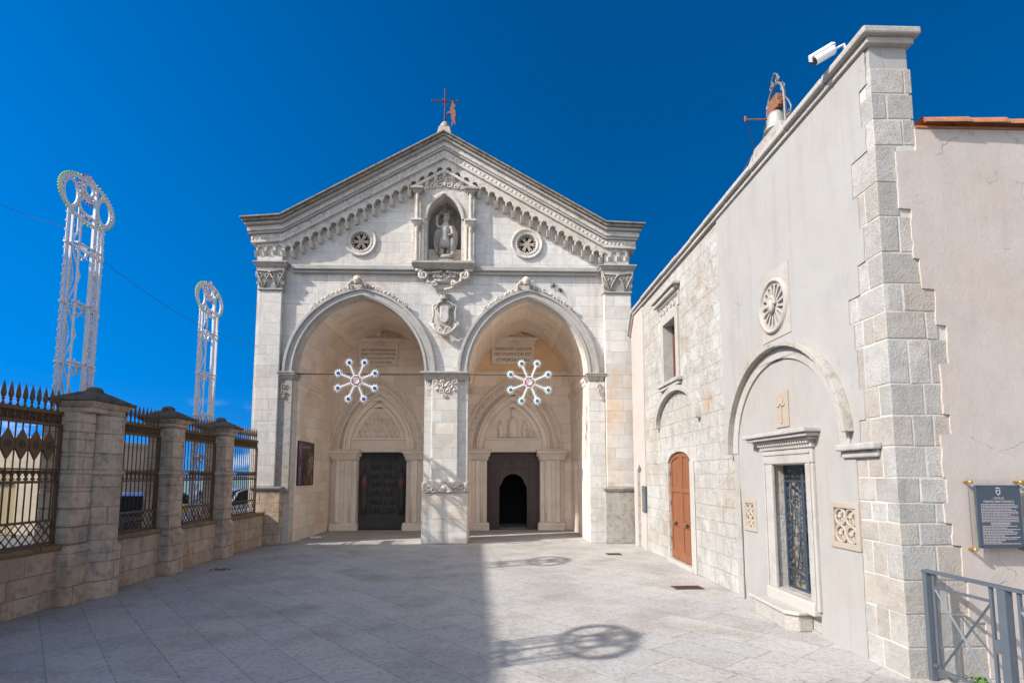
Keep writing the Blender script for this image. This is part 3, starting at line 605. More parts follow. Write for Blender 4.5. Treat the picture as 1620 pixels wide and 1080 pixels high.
# rake: crown, fascia, frieze, corbel arches
def layer(name, mat, d0, d1, proj, ov, bevel=.015, y1=YF+1.2):
    x0, x1 = XL-ov, XR+ov
    t = gable_line(x0, x1, d0); bt = gable_line(x0, x1, d1)
    b = MB(); n = len(t); vs = [(x, YF-proj, z) for x, z in t]+[(x, YF-proj, z) for x, z in bt]+[(x, y1, z) for x, z in t]+[(x, y1, z) for x, z in bt]
    fs = []
    for i in range(n-1):
        fs += [(i, i+1, n+i+1, n+i), (2*n+i, 3*n+i, 3*n+i+1, 2*n+i+1), (i, 2*n+i, 2*n+i+1, i+1), (n+i, n+i+1, 3*n+i+1, 3*n+i)]
    fs += [(0, n, 3*n, 2*n), (n-1, 3*n-1, 4*n-1, 2*n-1)]
    b.add(vs, fs); return b.build(name, M[mat], CH, bevel=bevel)
layer('crown_moulding', 'crown', 0.0, 0.05, .62, .38, .012)
layer('crown_moulding', 'crown', 0.052, 0.13, .56, .34, .03)
layer('crown_moulding', 'trim', 0.132, 0.22, .48, .29, .03)
layer('fascia', 'carved', 0.222, 0.38, .37, .24, .015)
layer('fascia', 'trim', 0.382, 0.46, .335, .20, .02)
layer('frieze', 'carved', 0.462, 0.72, .27, .15, .012)
b = MB(); 
for k in range(96):
    x = XL-.1+k*(XR-XL+.2)/95; b.ball((x, YF-.27, ztop(x)-.58), .045, .012, .05, 6, 4)
b.build('rosette_band', M['carved'], CH, smooth=True)
ct = MB(); pitch = .272; joints = []
def arch_unit(x0, x1):
    xc = (x0+x1)/2; zs_ = min(ztop(x0), ztop(x1))-.97 if abs(ztop(x0)-ztop(x1)) > .05 else ztop(xc)-.94
    r = (x1-x0)/2-.04
    arc = [(xc+r*math.cos(PI*i/8), zs_+.02+r*1.05*math.sin(PI*i/8)) for i in range(9)]
    ct.plate([(x0, ztop(x0)-.722), (x0, zs_-.03), (xc-r, zs_-.03)] + list(reversed(arc)) + [(xc+r, zs_-.03), (x1, zs_-.03), (x1, ztop(x1)-.722)], 'y', YF-.20, YF-.002)
    return zs_
xs = []
x = AX; k = 0
while x > -7.42: xs.append(x); x -= pitch
xs.reverse(); x = AX+pitch
while x < 4.32: xs.append(x); x += pitch
zs_list = [arch_unit(xs[i], xs[i+1]-.001) for i in range(len(xs)-1)]
CT = ct.build('corbel_table', M['carved'], CH)
first = None
for i, x in enumerate(xs):
    z = min(zs_list[max(i-1, 0)], zs_list[min(i, len(zs_list)-1)])
    if first is None:
        b = MB().frus(x-.055, x+.055, YF-.13, YF-.002, z-.20, x-.065, x+.065, YF-.24, YF-.002, z-.03)
        first = b.build('corbel', M['carved'], CT, origin=(x, YF, z), bevel=.008)
    else: part_copy(first, Vector((x, YF, z))-parent_world(first))
# rose windows
for k, (x, z) in enumerate(ROS):
    prof = [(.30, .03), (.31, -.03), (.34, -.05), (.37, -.02), (.41, -.03), (.46, -.075), (.50, -.06), (.505, -.002)]
    o = MB().lathe([(r, h) for r, h in prof], (x, YF, z), 40, 'y').build('rose_window', M['carved'], CH, smooth=True)
    o.data.polygons[-1].use_smooth = False
    bm = bmesh.new(); bm.from_mesh(o.data); bmesh.ops.delete(bm, geom=[f for f in bm.faces if len(f.verts) > 10], context='FACES'); bm.to_mesh(o.data); bm.free()
    holes = []
    for q in range(6):
        a = PI/2+q*PI/3
        c, s_ = math.cos(a), math.sin(a)
        def pt(r, t): return (x+r*c-t*s_, z+r*s_+t*c)
        holes.append([pt(.07,0), pt(.13,-.025), pt(.20,-.05), pt(.255,-.075), pt(.285,-.05), pt(.25,-.02), pt(.215,0), pt(.25,.02), pt(.285,.05), pt(.255,.075), pt(.20,.05), pt(.13,.025)])
        a += PI/6; c, s_ = math.cos(a), math.sin(a)
        holes.append([(x+.24*c+.028*math.cos(t), z+.24*s_+.028*math.sin(t)) for t in [i*PI/3 for i in range(6)]])
    MB().plate(circle(x, z, .312, 40), 'y', YF+.03, YF+.09, holes=holes).build('tracery', M['relief_tan'], o, bevel=.006)
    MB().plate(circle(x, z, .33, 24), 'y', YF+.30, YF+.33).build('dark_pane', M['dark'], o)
# niche frame: columns, capitals, arch, gable and shelf
ni = MB().box(-2.56, -.62, 16.85, YF-.002, 8.45, 8.53); ni.frus(-2.50, -.68, 17.0, YF-.002, 8.31, -2.58, -.60, 16.86, YF-.002, 8.448); NI = ni.build('niche_shelf', M['carved_grey'], CH, bevel=.015)
NI2 = MB().plate([(NX-NW-.42, 8.53), (NX-NW-.0, 8.53), (NX-NW, NZS)] + pointed(NX, NZS, NW, NH, 10) + [(NX+NW, 8.53), (NX+NW+.42, 8.53), (NX+NW+.42, 10.86), (NX, 11.50), (NX-NW-.42, 10.86)], 'y', 17.13, YF-.002).build('niche_frame', M['carved'], CH, bevel=.01)
MB().plate(ring_pts(NX, NZS, NW-.0, NH, NW+.10, NH+.12), 'y', 17.08, 17.128).build('arch_moulding', M['carved'], NI2, bevel=.02)
for sx in (-1, 1):
    xc = NX+sx*.83
    MB().lathe([(.10,0),(.10,.05),(.075,.09),(.068,.15),(.062,1.10),(.075,1.13)], (xc, 17.02, 8.53), 16).build('column', M['carved'], NI2, smooth=True)
    b = MB().frus(xc-.08, xc+.08, 16.95, 17.128, 9.66, xc-.15, xc+.15, 16.88, 17.128, 9.80); b.box(xc-.18, xc+.18, 16.85, 17.128, 9.802, 9.87); b.build('column_capital', M['carved'], NI2, bevel=.015)
    MB().lathe([(.09,0),(.07,.04),(.06,.08),(.055,.84),(.07,.88)], (xc, 17.03, 9.87), 16).build('column', M['carved'], NI2, smooth=True)
    b = MB().frus(xc-.09, xc+.09, 16.96, 17.128, 10.75, xc-.16, xc+.16, 16.90, 17.128, 10.84); b.box(xc-.19, xc+.19, 16.86, 17.128, 10.842, 10.93); b.build('column_capital', M['carved_grey'], NI2, bevel=.015)
    x0, x1 = (NX+sx*.62, NX+sx*.70); x0, x1 = min(x0, x1), max(x0, x1)
    b = MB().box(x0, x1, 17.09, 17.128, 8.55, 9.95); b.build('carved_strip', M['relief'], NI2)
    b = MB(); p0, p1 = (NX+sx*1.03, 10.93), (NX, 11.58)
    b.plate([(p0[0], p0[1]-.05), (p1[0], p1[1]-.10), (p1[0], p1[1]), (p0[0]+sx*.05, p0[1]+.03)], 'y', 17.02, 17.128); b.build('gable_moulding', M['carved'], NI2, bevel=.012)
v = MB()
for sx in (-1, 1):
    for (dx, dz, r0) in ((.14,.0,.12),(.36,-.06,.09),(.10,.2,.08),(.54,-.10,.06)): v.spiral((NX+sx*dx, 17.10, 11.08+dz), r0, 1.3, .022, 'y', PI/2, -sx)
v.ball((NX, 17.1, 11.1), .05, .04, .09); v.build('scrollwork', M['carved'], NI2, smooth=True)
# scrolled bracket under the shelf and the coat of arms below
v = MB(); bx = -1.58
for sx in (-1, 1):
    v.spiral((bx+sx*.62, 17.0, 8.12), .15, 1.6, .05, 'y', PI/2, -sx, 30, tail=(bx+sx*.88, 17.0, 8.28))
    v.tube([(bx+sx*.52, 17.05, 8.02), (bx+sx*.50, 17.03, 7.92), (bx+sx*.36, 17.04, 7.86), (bx+sx*.26, 17.05, 7.95)], .055, 8)
    v.spiral((bx+sx*.30, 17.02, 7.86), .09, 1.3, .035, 'y', 0, sx)
    v.tube([(bx+sx*.44, 17.05, 7.88), (bx+sx*.20, 17.08, 7.72), (bx, 17.05, 7.68)], [.05,.05,.04], 8)
    for k in range(6): v.ball((bx+sx*(.10+.08*k), 17.05, 8.24-.01*k), .05, .06, .045)
v.tube([(bx-.30, 17.16, 8.02), (bx+.30, 17.16, 8.02)], .09, 10)
for k in range(7): v.spiral((bx-.30+.10*k, 17.05, 8.10+.03*(k % 2)), .06, 1.2, .020, 'y', k, (-1)**k)
v.build('bracket', M['carved'], CH, smooth=True)
ca = empty('coat_of_arms', (-1.55, 17.25, 6.3), 'carved stone coat of arms with crown hanging between the two arches', 'coat of arms')
def shield(sc, xo=-1.555, zo=6.90):
    p = [(-.16,.33),(0,.37),(.16,.33),(.19,.25),(.16,.05),(.19,-.12),(.12,-.28),(0,-.36),(-.12,-.28),(-.19,-.12),(-.16,.05),(-.19,.25)]
    return [(xo+x*sc, zo+z*sc) for x, z in p]
MB().plate(shield(1.18), 'y', 17.08, YF-.002).build('cartouche', M['carved_grey'], ca, bevel=.03, seg=3)
MB().plate(shield(.78), 'y', 17.02, 17.078).build('shield', M['carved'], ca, bevel=.03, seg=3)
v = MB(); xo = -1.555
for sx in (-1, 1):
    v.tube([(xo+sx*.22, 17.06, 7.22), (xo+sx*.36, 17.10, 7.18), (xo+sx*.33, 17.06, 6.95), (xo+sx*.35, 17.08, 6.66)], .035, 7)
    v.spiral((xo+sx*.36, 17.08, 6.58), .10, 1.2, .03, 'y', PI/2, -sx)
    v.tube([(xo+sx*.40, 17.10, 6.62), (xo+sx*.30, 17.06, 6.44), (xo+sx*.10, 17.06, 6.30), (xo, 17.06, 6.27)], .05, 8)
    v.spiral((xo+sx*.10, 17.05, 6.42), .10, 1.3, .03, 'y', 0, sx)
    v.tube([(xo+sx*.05, 17.05, 7.33), (xo+sx*.20, 17.05, 7.26), (xo+sx*.26, 17.07, 7.05)], .03, 7)
v.ball((xo, 17.06, 6.30), .07, .06, .08); v.build('scrollwork', M['carved'], ca, smooth=True)
v = MB().lathe([(.12,0),(.14,.03),(.13,.06),(.17,.14)], (xo, 17.10, 7.36), 16)
for k in range(7): a = PI+PI*k/6; v.ball((xo+.17*math.cos(a), 17.10+.17*math.sin(a), 7.52), .028)
v.build('crown', M['carved_grey'], ca, smooth=True)

# ------------------------------------------------------------------ portals
def portal(x0, x1, zt, cx, side, wide=1.0):
    lab = None
    ext = .86
    for sx, xe in ((-1, x0), (1, x1)):
        b = MB()
        # stepped jamb: pilaster, reveal, column
        a0 = xe; a1 = xe+sx*.20; a2 = xe+sx*.42; a3 = xe+sx*.86
        def bb(u, v, y0, z0, z1): b.box(min(u, v), max(u, v), y0, YB-.002, z0, z1)
        bb(a0+sx*.002, a1, YB-.10, .28, zt-.30); bb(a1+sx*.001, a2, YB-.20, .28, zt-.30); bb(a2+sx*.001, a3, YB-.16, .28, zt-.30)
        b.build('jamb', M['portal'], CH, bevel=.02)
        c = MB().lathe([(.12,0),(.12,.05),(.10,.09),(.095,.14),(.088,zt-.62),(.10,zt-.58)], (xe+sx*.66, YB-.24, .28), 16); c.build('column', M['portal'], CH, smooth=True)
        c = MB().lathe([(.05,0),(.048,zt-.58)], (xe+sx*.205, YB-.19, .28), 10); c.build('colonnette', M['portal'], CH, smooth=True)
        p = MB(); bx0, bx1 = sorted((xe-sx*.10, a3+sx*.04)); p.box(bx0, bx1, YB-.34, YB-.004, 0, .20); p.frus(bx0, bx1, YB-.34, YB-.004, .202, bx0+.03, bx1-.03, YB-.30, YB-.004, .278); p.build('portal_base', M['portal'], CH, bevel=.02)
        k = MB(); bx0, bx1 = sorted((xe, a3+sx*.02)); k.frus(bx0, bx1, YB-.24, YB-.003, zt-.30, bx0-(.08 if sx > 0 else .12), bx1+(.12 if sx > 0 else .08), YB-.36, YB-.003, zt-.06)
        k.box(bx0-.14, bx1+.14, YB-.40, YB-.003, zt-.058, zt+.05); k.box(bx0-.17, bx1+.17, YB-.43, YB-.003, zt+.052, zt+.10)
        o = k.build('portal_capital', M['relief'], CH, bevel=.02)
        br = MB().plate([(xe-sx*.001, zt-.32), (xe-sx*.06, zt-.28), (xe-sx*.05, zt-.2), (xe-sx*.12, zt-.14), (xe-sx*.13, zt-.002), (xe-sx*.001, zt-.002)], 'y', YB-.12, YB+.15); br.build('bracket', M['portal'], CH, bevel=.015)
    zi = zt+.55
    MB().box(x0-.12, x1+.12, YB-.16, YB-.003, zt+.002, zi-.10).build('lintel', M['relief'], CH, bevel=.015)
    MB().box(x0-.20, x1+.20, YB-.20, YB-.003, zi-.098, zi-.03).build('lintel_moulding', M['portal'], CH, bevel=.015)
    hw = (x1-x0)/2+.10
    z0 = zt+.10
    MB().plate(ring_pts(cx, z0, hw+.02, 1.78, hw+.20, 2.02), 'y', YB-.22, YB-.004).build('arch_moulding', M['portal'], CH, bevel=.03)
    MB().plate(ring_pts(cx, z0, hw-.16, 1.56, hw+.018, 1.775), 'y', YB-.13, YB-.005).build('arch_moulding', M['portal'], CH, bevel=.03)
    MB().plate(ring_pts(cx, z0, hw+.202, 2.025, hw+.28, 2.12), 'y', YB-.27, YB-.004).build('arch_moulding', M['portal'], CH, bevel=.025)
    MB().plate(ring_pts(cx, z0, hw+.42, 2.30, hw+.78, 2.72), 'y', YB-.10, YB-.006).build('carved_arch_band', M['relief'], CH, bevel=.02)
    v = MB(); A = pointed(cx, z0, hw+.60, 2.51, 26)
    for i, (px, pz) in enumerate(A):
        if i % 2 == 0: v.spiral((px, YB-.12, pz), .10, 1.2, .022, 'y', i, 1 if i % 4 else -1, 16)
        else: v.ball((px, YB-.11, pz), .06, .035, .06, 8, 6)
    v.build('leaf_band', M['relief'], CH, smooth=True)
    MB().plate(pointed(cx, zi-.02, hw-.20, 1.12, 12), 'y', YB-.05, YB-.007).build('tympanum', M['portal'], CH)
def figure(v, x, z, h, y, w_=1.0, turn=0):
    """a small robed relief figure standing or seated on z"""
    v.tube([(x, y, z), (x+.01*turn, y-.01, z+h*.3), (x, y-.02, z+h*.58), (x, y-.01, z+h*.76)], [h*.17*w_, h*.16*w_, h*.15*w_, h*.08], 8)
    v.ball((x+.01*turn, y-.03, z+h*.88), h*.085, h*.085, h*.11, 8, 6)
    v.tube([(x-h*.13*w_, y-.02, z+h*.66), (x-h*.12*w_, y-.07, z+h*.45), (x+h*.05*turn, y-.10, z+h*.5)], h*.045, 6)
    v.tube([(x+h*.13*w_, y-.02, z+h*.66), (x+h*.14*w_, y-.07, z+h*.45), (x+h*.05, y-.10, z+h*.48)], h*.045, 6)
portal(DL[0], DL[1], DL[2], -4.34, 'left'); portal(DR[0], DR[1], DR[2], .68, 'right')
v = MB()
for i in range(8): figure(v, -4.34-.66+.19*i, 3.44, .44, YB-.06, .8, 1 if i < 4 else -1)
v.box(-4.34-.58, -4.34+.58, YB-.10, YB-.051, 3.90, 3.93)
for i in range(7): figure(v, -4.34-.45+.15*i, 3.94, .27, YB-.06, .9, 0)
figure(v, -4.34, 4.20, .26, YB-.06, 1.2)
for k in range(60):
    t = random.uniform(-.5, .5); v.ball((-4.34+t*.8*(1-.6*random.random()), YB-.055, 4.15+random.uniform(0, .26)), .025, .02, .025, 6, 4)
v.build('tympanum_relief', M['portal'], CH, smooth=True)
v = MB(); figure(v, .67, 3.44, .98, YB-.07, 1.25); v.ball((.67, YB-.17, 3.85), .06, .06, .08); figure(v, .74, 3.74, .36, YB-.16, 1.0); v.box(.42, .92, YB-.12, YB-.051, 3.42, 3.60)
v.lathe([(.07,0),(.06,.05),(.08,.10)], (.67, YB-.10, 4.38), 8)
figure(v, .22, 3.44, .70, YB-.07, 1.0, 1); figure(v, 1.12, 3.44, .70, YB-.07, 1.0, -1); figure(v, 1.36, 3.44, .36, YB-.07, 1.3, -1)
v.build('tympanum_relief', M['portal'], CH, smooth=True)
# left door: dark bronze leaves with panels; right door: brown wood with an open wicket
bd = MB()
for sx in (-1, 1):
    x0, x1 = (DL[0], -4.222) if sx < 0 else (-4.218, DL[1]); bd.box(x0, x1, YB+.28, YB+.34, .01, DL[2])
BD = bd.build('bronze_door', M['bronze'], CH, bevel=.006)
for sx in (-1, 1):
    for r in range(7):
        z0 = .58+r*.325; a, b_ = sorted((-4.22+sx*.03, -4.22+sx*.50))
        o = MB().box(a, b_, YB+.255, YB+.278, z0, z0+.285).build('door_panel', M['bronze'], BD, bevel=.012)
        v = MB()
        for k in range(4): figure(v, a+.07+.11*k+random.uniform(-.02,.02), z0+.03, random.uniform(.16,.24), YB+.25, .9)
        v.build('panel_relief', M['bronze'], o, smooth=True)
    v = MB(); xx = -4.22+sx*.70     # tall winged guard in relief on each leaf
    v.tube([(xx, YB+.27, .55), (xx, YB+.25, 1.0), (xx, YB+.24, 1.5), (xx, YB+.25, 2.0), (xx, YB+.26, 2.12)], [.10,.13,.12,.13,.05], 8); v.ball((xx, YB+.24, 2.25), .075, .07, .095)
    v.tube([(xx-sx*.10, YB+.25, 1.95), (xx-sx*.12, YB+.20, 1.6), (xx-sx*.03, YB+.18, 1.25)], .035, 7); v.tube([(xx+sx*.10, YB+.25, 1.95), (xx+sx*.13, YB+.20, 1.6)], .035, 7)
    v.build('guard_relief', M['bronze'], BD, smooth=True)
    v = MB(); v.tube([(xx-sx*.02, YB+.235, 1.45), (xx, YB+.225, 1.75), (xx, YB+.235, 2.05)], [.12,.125,.10], 8); v.build('red_tunic', M['red'], BD, smooth=True)
wk = [(.17, .01), (.17, 1.60)] + [(.23, 1.63), (.27, 1.72)] + [(.695+.42*math.cos(PI-PI*i/12), 1.68+.38*math.sin(PI*i/12)) for i in range(1, 12)] + [(1.12, 1.72), (1.16, 1.63), (1.22, 1.60), (1.22, .01)]
wd_ = MB().plate([(DR[0], .01)] + wk + [(DR[1], .01), (DR[1], DR[2]), (DR[0], DR[2])], 'y', YB+.28, YB+.35).build('wooden_door', M['oldwood'], CH, bevel=.006)
def dpanel(x0, x1, z0, z1):
    o = MB(); o.plate([(x0,z0),(x1,z0),(x1,z1),(x0,z1)], 'y', YB+.255, YB+.278, holes=[[(x0+.045,z0+.045),(x1-.045,z0+.045),(x1-.045,z1-.045),(x0+.045,z1-.045)]]); o.box(x0+.09, x1-.09, YB+.262, YB+.279, z0+.09, z1-.09)
    o.build('door_panel', M['oldwood'], wd_, bevel=.008)
for r in range(5):
    z0 = .12+r*.49
    dpanel(DR[0]+.07, DR[0]+.42, z0, z0+.44); dpanel(DR[1]-.42, DR[1]-.07, z0, z0+.44)
for c_ in range(2): dpanel(.20+.5*c_+.02, .20+.5*c_+.44, 2.20, 2.66)
MB().box(.688, .705, YB+.262, YB+.279, 2.10, DR[2]-.02).build('door_meeting_strip', M['oldwood'], wd_)

# ------------------------------------------------------------------ inscriptions
def plaque(x0, x1, z0, z1, lines, sizes, label, lowz):
    e = empty('inscription_plaque', ((x0+x1)/2, YB, z0), label, 'plaque')
    cx = (x0+x1)/2
    MB().plate([(x0,z0),(x1,z0),(x1,z1),(x0,z1)], 'y', YB-.13, YB-.002, holes=[[(x0+.05,z0+.05),(x1-.05,z0+.05),(x1-.05,z1-.04),(x0+.05,z1-.04)]]).build('frame', M['portal'], e, bevel=.012)
    MB().box(x0+.052, x1-.052, YB-.10, YB-.003, z0+.052, z1-.042).build('tablet', M['portal'], e)
    b = MB().box(x0-.03, x1+.03, YB-.15, YB-.003, z1+.002, z1+.13); b.frus(x0-.03, x1+.03, YB-.15, YB-.003, z1+.132, x0-.16, x1+.16, YB-.24, YB-.003, z1+.22); b.box(x0-.17, x1+.17, YB-.25, YB-.003, z1+.222, z1+.26); b.build('cornice', M['portal'], e, bevel=.01)
    v = MB()
    n = 30; top = []
    for i in range(n+1):
        t = -1+2*i/n; top.append((cx+t*((x1-x0)/2+.12), z1+.27+.20*(1-abs(t))**.8))
    v.plate([(x0-.12, z1+.262)]+top+[(x1+.12, z1+.262)], 'y', YB-.14, YB-.003)
    v.build('pediment', M['relief'], e, bevel=.02)
    v = MB(); v.ball((cx, YB-.17, z1+.47), .12, .07, .14, 14, 8)
    for sx in (-1, 1):
        v.spiral((cx+sx*.22, YB-.17, z1+.37), .10, 1.3, .03, 'y', PI/2, -sx)
        for k in range(6): v.ball((cx+sx*(.34+.09*k), YB-.16, z1+.34-.015*k), .05, .04, .045-.004*k, 7, 5)
    v.build('medallion', M['portal'], e, smooth=True)
    zz = z1-.18
    for t, s_ in zip(lines, sizes):
        mb = text_mb(t, s_, (0, 0, 0), extrude=.004); wd = max(v[0] for v in mb.v)-min(v[0] for v in mb.v); kx = min(1.0, (x1-x0-.20)/wd)
        mb.v = [(cx+v[0]*kx, YB-.103+v[1], zz+v[2]) for v in mb.v]; mb.build('lettering', M['incised'], e); zz -= s_*1.33
    return e
pr = plaque(-.13, 1.49, 6.22, 7.00, ['TERRIBILIS·EST·LOCVS·ISTE', 'HIC·DOMVS·DEI·EST', 'ET·PORTA·COELI'], [.155,.17,.165], 'stone tablet with three lines of large lettering under carved pediment, on ochre plaster', 0)
pl_ = plaque(-5.18, -3.70, 6.16, 6.92, ['VBI·ET·VOBIS·IMPOLIONE·QVAM', 'NOBIS·PVTATIS·EST·PATRI·ORE', 'VEL·LOCO·DELI·OMINE', 'SVM·ET·LOCIS·ORBI', '~·~·~'], [.118,.118,.118,.118,.10], 'stone tablet with four lines of smaller lettering under carved pediment, on brown stone wall', 0)
# poster in the left side recess
po = empty('poster', (-6.09, 18.5, 1.95), 'dark exhibition poster with purple and orange print on left portico wall', 'poster')
MB().box(-6.105, -6.075, 17.83, 19.27, 1.72, 3.05).build('print', M['poster'], po)
b = MB().plate([(17.80,1.69),(19.30,1.69),(19.30,3.08),(17.80,3.08)], 'x', -6.108, -6.065, holes=[[(17.84,1.73),(19.26,1.73),(19.26,3.04),(17.84,3.04)]]); b.build('frame', M['black'], po)
text_mb('Luci e Museo', .15, (-6.072, 18.6, 2.92), facing='+x', extrude=.001).build('lettering', M['ink'], po)
# ------------------------------------------------------------------ side chapel along the right of the square
XC = 4.10
SC = empty('chapel', (4.3, 11.2, 0), 'cream plastered chapel with exposed stone quoins along the right of the square', 'chapel')
GATE = [(7.26,.42),(8.27,.42),(8.27,2.15),(7.26,2.15)]
DOORH = [(11.92,.10),(13.45,.10),(13.45,2.30)] + [(12.685+.765*math.cos(PI*i/10), 2.30+.24*math.sin(PI*i/10)) for i in range(1,10)] + [(11.92,2.30)]
WIN = [(12.50,4.20),(13.46,4.20),(13.46,5.62),(12.50,5.62)]
SLOT = [(15.80,.002),(16.32,.002),(16.32,2.10),(16.06,2.30),(15.80,2.10)]
MB().plate([(6.22,0.001),(16.70,0.001),(16.70,6.20),(16.30,6.718),(6.22,6.718)], 'x', XC+.012, XC+.44, holes=[GATE, DOORH, WIN, SLOT]).build('masonry', M['masonry'], SC)
MB().box(XC+.01, 4.53, 5.725, 6.298, 6.462, 6.72).build('plaster_cap', M['plaster'], SC)
ql = [(0,2.30,6.34),(2.30,2.62,6.24),(2.62,2.95,6.13),(2.95,3.42,6.20),(3.42,3.72,6.24),(3.72,4.02,6.31),(4.02,4.36,6.10),(4.36,4.76,5.97),(4.76,5.14,6.03),(5.14,5.56,6.12),(5.56,5.86,5.83),(5.86,6.30,5.90),(6.30,6.715,5.78)]
qr = [(0,.55,4.90),(.55,.95,4.74),(.95,1.30,4.71),(1.30,1.52,4.63),(1.52,1.72,4.56),(1.72,1.98,4.60),(1.98,2.42,4.58),(2.42,2.63,4.70),(2.63,3.16,4.63),(3.16,3.57,4.73),(3.57,3.96,4.63),(3.96,4.29,4.50),(4.29,4.84,4.44),(4.84,5.49,4.315),(5.49,5.75,4.545),(5.75,6.46,4.545)]
def lookup(t, z): return [v for z0, z1, v in t if z0 <= z < z1][0]
qb = MB(); zc = 0.0; cuts = [0,.30,.62,.95,1.30,1.52,1.72,1.98,2.30,2.62,2.95,3.42,3.72,4.02,4.36,4.76,5.14,5.56,5.86,6.16,6.46]
for i in range(len(cuts)-1):
    z0, z1 = cuts[i]+.006, cuts[i+1]-.006; zm = (z0+z1)/2; yl = lookup(ql, zm)+.03; xr_ = lookup(qr, zm)+.02
    long_left = i % 2 == 0
    ys = min(5.72+(random.uniform(.30,.46) if long_left else random.uniform(.14,.24)), yl); xs_ = min(XC+(random.uniform(.15,.24) if long_left else random.uniform(.30,.42)), xr_)
    if yl-ys < .10: ys = yl
    if xr_-xs_ < .09: xs_ = xr_
    dx, dy = random.uniform(-.002,.004), random.uniform(-.002,.004)
    qb.box(XC-dx, xs_, 5.72-dy, ys, z0, z1)
    if ys < yl:
        y0 = ys+.012; n = 2 if yl-y0 > .34 else 1
        for k in range(n): qb.box(XC-random.uniform(-.002,.004), XC+.30, y0+(yl-y0)*k/n+(.012 if k else 0), y0+(yl-y0)*(k+1)/n, z0, z1)
    if xs_ < xr_:
        x0 = xs_+.012; n = 2 if xr_-x0 > .36 else 1
        for k in range(n): qb.box(x0+(xr_-x0)*k/n+(.012 if k else 0), x0+(xr_-x0)*(k+1)/n, 5.72-random.uniform(-.002,.004), 5.95, z0, z1)
qb.v = [(x+random.uniform(-.003,.003), y+random.uniform(-.006,.006) if y > 5.73 else y+random.uniform(-.003,.003), z+random.uniform(-.007,.007) if z > .05 else z) for x, y, z in qb.v]
qb.build('quoin', M['quoin'], SC, bevel=.009)
MB().box(XC+.0042, 4.53, 5.7245, 6.36, .001, 6.46).build('mortar_core', M['mortar'], SC)
sk = []
for i, (z0, z1, yb) in enumerate(ql):
    z0 += random.uniform(-.012, .012) if i else 0
    sk += [(yb+random.uniform(-.01,.01), z0+.006 if i else .0), (yb+random.uniform(-.01,.01), z1-.006)]
ARC = [(8.0+1.46*math.cos(PI*i/24), 2.36+1.36*math.sin(PI*i/24)) for i in range(25)]
def ragged(pts, amp=.009):
    out = []
    for (a, b), (c, d) in zip(pts, pts[1:]+[None] if False else pts[1:]):
        out.append((a, b)); n = max(1, int(math.hypot(c-a, d-b)/.07))
        for k in range(1, n): t = k/n; out.append((a+(c-a)*t+random.uniform(-amp, amp), b+(d-b)*t+random.uniform(-amp, amp)*.6))
    return out+[pts[-1]]
sk = ragged(sk)
left = [(10.02,6.715),(10.0,5.2),(9.95,4.0),(9.97,2.6),(9.50,2.52),(9.40,1.72),(9.36,.9),(9.33,0)]
inner = [(6.35,0)]
skin = sk + left
RC = (8.02, 4.47)
MB().plate(skin, 'x', XC-.012, XC+.003, holes=[[(7.2,.03),(8.5,.03),(8.5,2.2),(7.2,2.2)], circle(RC[0], RC[1], .36, 28), [(6.38,1.2),(6.84,1.2),(6.84,1.65),(6.38,1.65)], [(8.90,1.16),(9.26,1.16),(9.26,1.6),(8.90,1.6)]]).build('plaster', M['plaster'], SC)
MB().plate([(15.42,0),(15.78,0),(15.78,2.12),(16.06,2.33),(16.34,2.12),(16.34,0),(16.70,0),(16.70,6.18),(16.28,6.70),(15.35,6.70),(15.42,3)], 'x', XC-.006, XC+.011).build('plaster', M['annex'], SC)
# coping
def coping(y0, y1, d0, d1, ov): 
    t = [(y0,6.74),(16.30,6.74),(16.78,6.16)]
    return [(y, z+d0) for y, z in t] + [(y, z+d1) for y, z in reversed(t)]
MB().plate(coping(5.66,0,-.03,.045,0), 'x', XC-.05, 4.58).build('coping', M['trim'], SC, bevel=.012)
cp = MB(); y = 5.60; segs = []
while y < 16.2:
    L = random.uniform(.75, 1.25); y2 = min(y+L, 16.3)
    dz = random.uniform(-.006, .008); cp.box(XC-.11+random.uniform(-.012,.012), 4.63, y+.004, y2-.004, 6.79+dz, 6.875+dz); y = y2
cp.plate([(16.30,6.79),(16.80,6.18),(16.86,6.24),(16.34,6.875)], 'x', XC-.11, 4.63)
cp.build('coping_slabs', M['trim'], SC, bevel=.02)
# rose window
b = MB().plate([(7.57,3.98),(8.40,3.98),(8.40,5.00),(7.57,5.00)], 'x', XC-.022, XC-.004, holes=[circle(RC[0], RC[1], .37, 40)]); o = b.build('rose_slab', M['trim'], SC)
holes = []
for i in range(16):
    a = 2*PI*i/16; c, s_ = math.cos(a), math.sin(a)
    def q(r, t): return (RC[0]+r*c-t*s_, RC[1]+r*s_+t*c)
    holes.append([q(.13,-.012), q(.27,-.034), q(.305,-.026), q(.322,0), q(.305,.026), q(.27,.034), q(.13,.012)])
RWN = MB().plate(circle(RC[0], RC[1], .375, 48), 'x', XC-.03, XC+.06, holes=holes).build('rose_window', M['trim'], SC, bevel=.006)
b = MB(); prof = [(.345,-.03),(.36,-.065),(.395,-.06),(.41,-.02)]
b.lathe(prof, (XC, RC[0], RC[1]), 44, 'x'); o = b.build('rim', M['trim'], RWN, smooth=True)
bm = bmesh.new(); bm.from_mesh(o.data); bmesh.ops.delete(bm, geom=[f for f in bm.faces if len(f.verts) > 10], context='FACES'); bm.to_mesh(o.data); bm.free()
h = MB(); h.ball((XC-.06, RC[0], RC[1]), .05, .085, .11, 12, 8); h.ball((XC-.11, RC[0], RC[1]-.01), .02, .018, .03)
for i in range(9): a = PI*i/8; h.ball((XC-.05, RC[0]+.085*math.cos(a), RC[1]+.03+.10*math.sin(a)), .035)
h.build('carved_head', M['trim'], RWN, smooth=True)
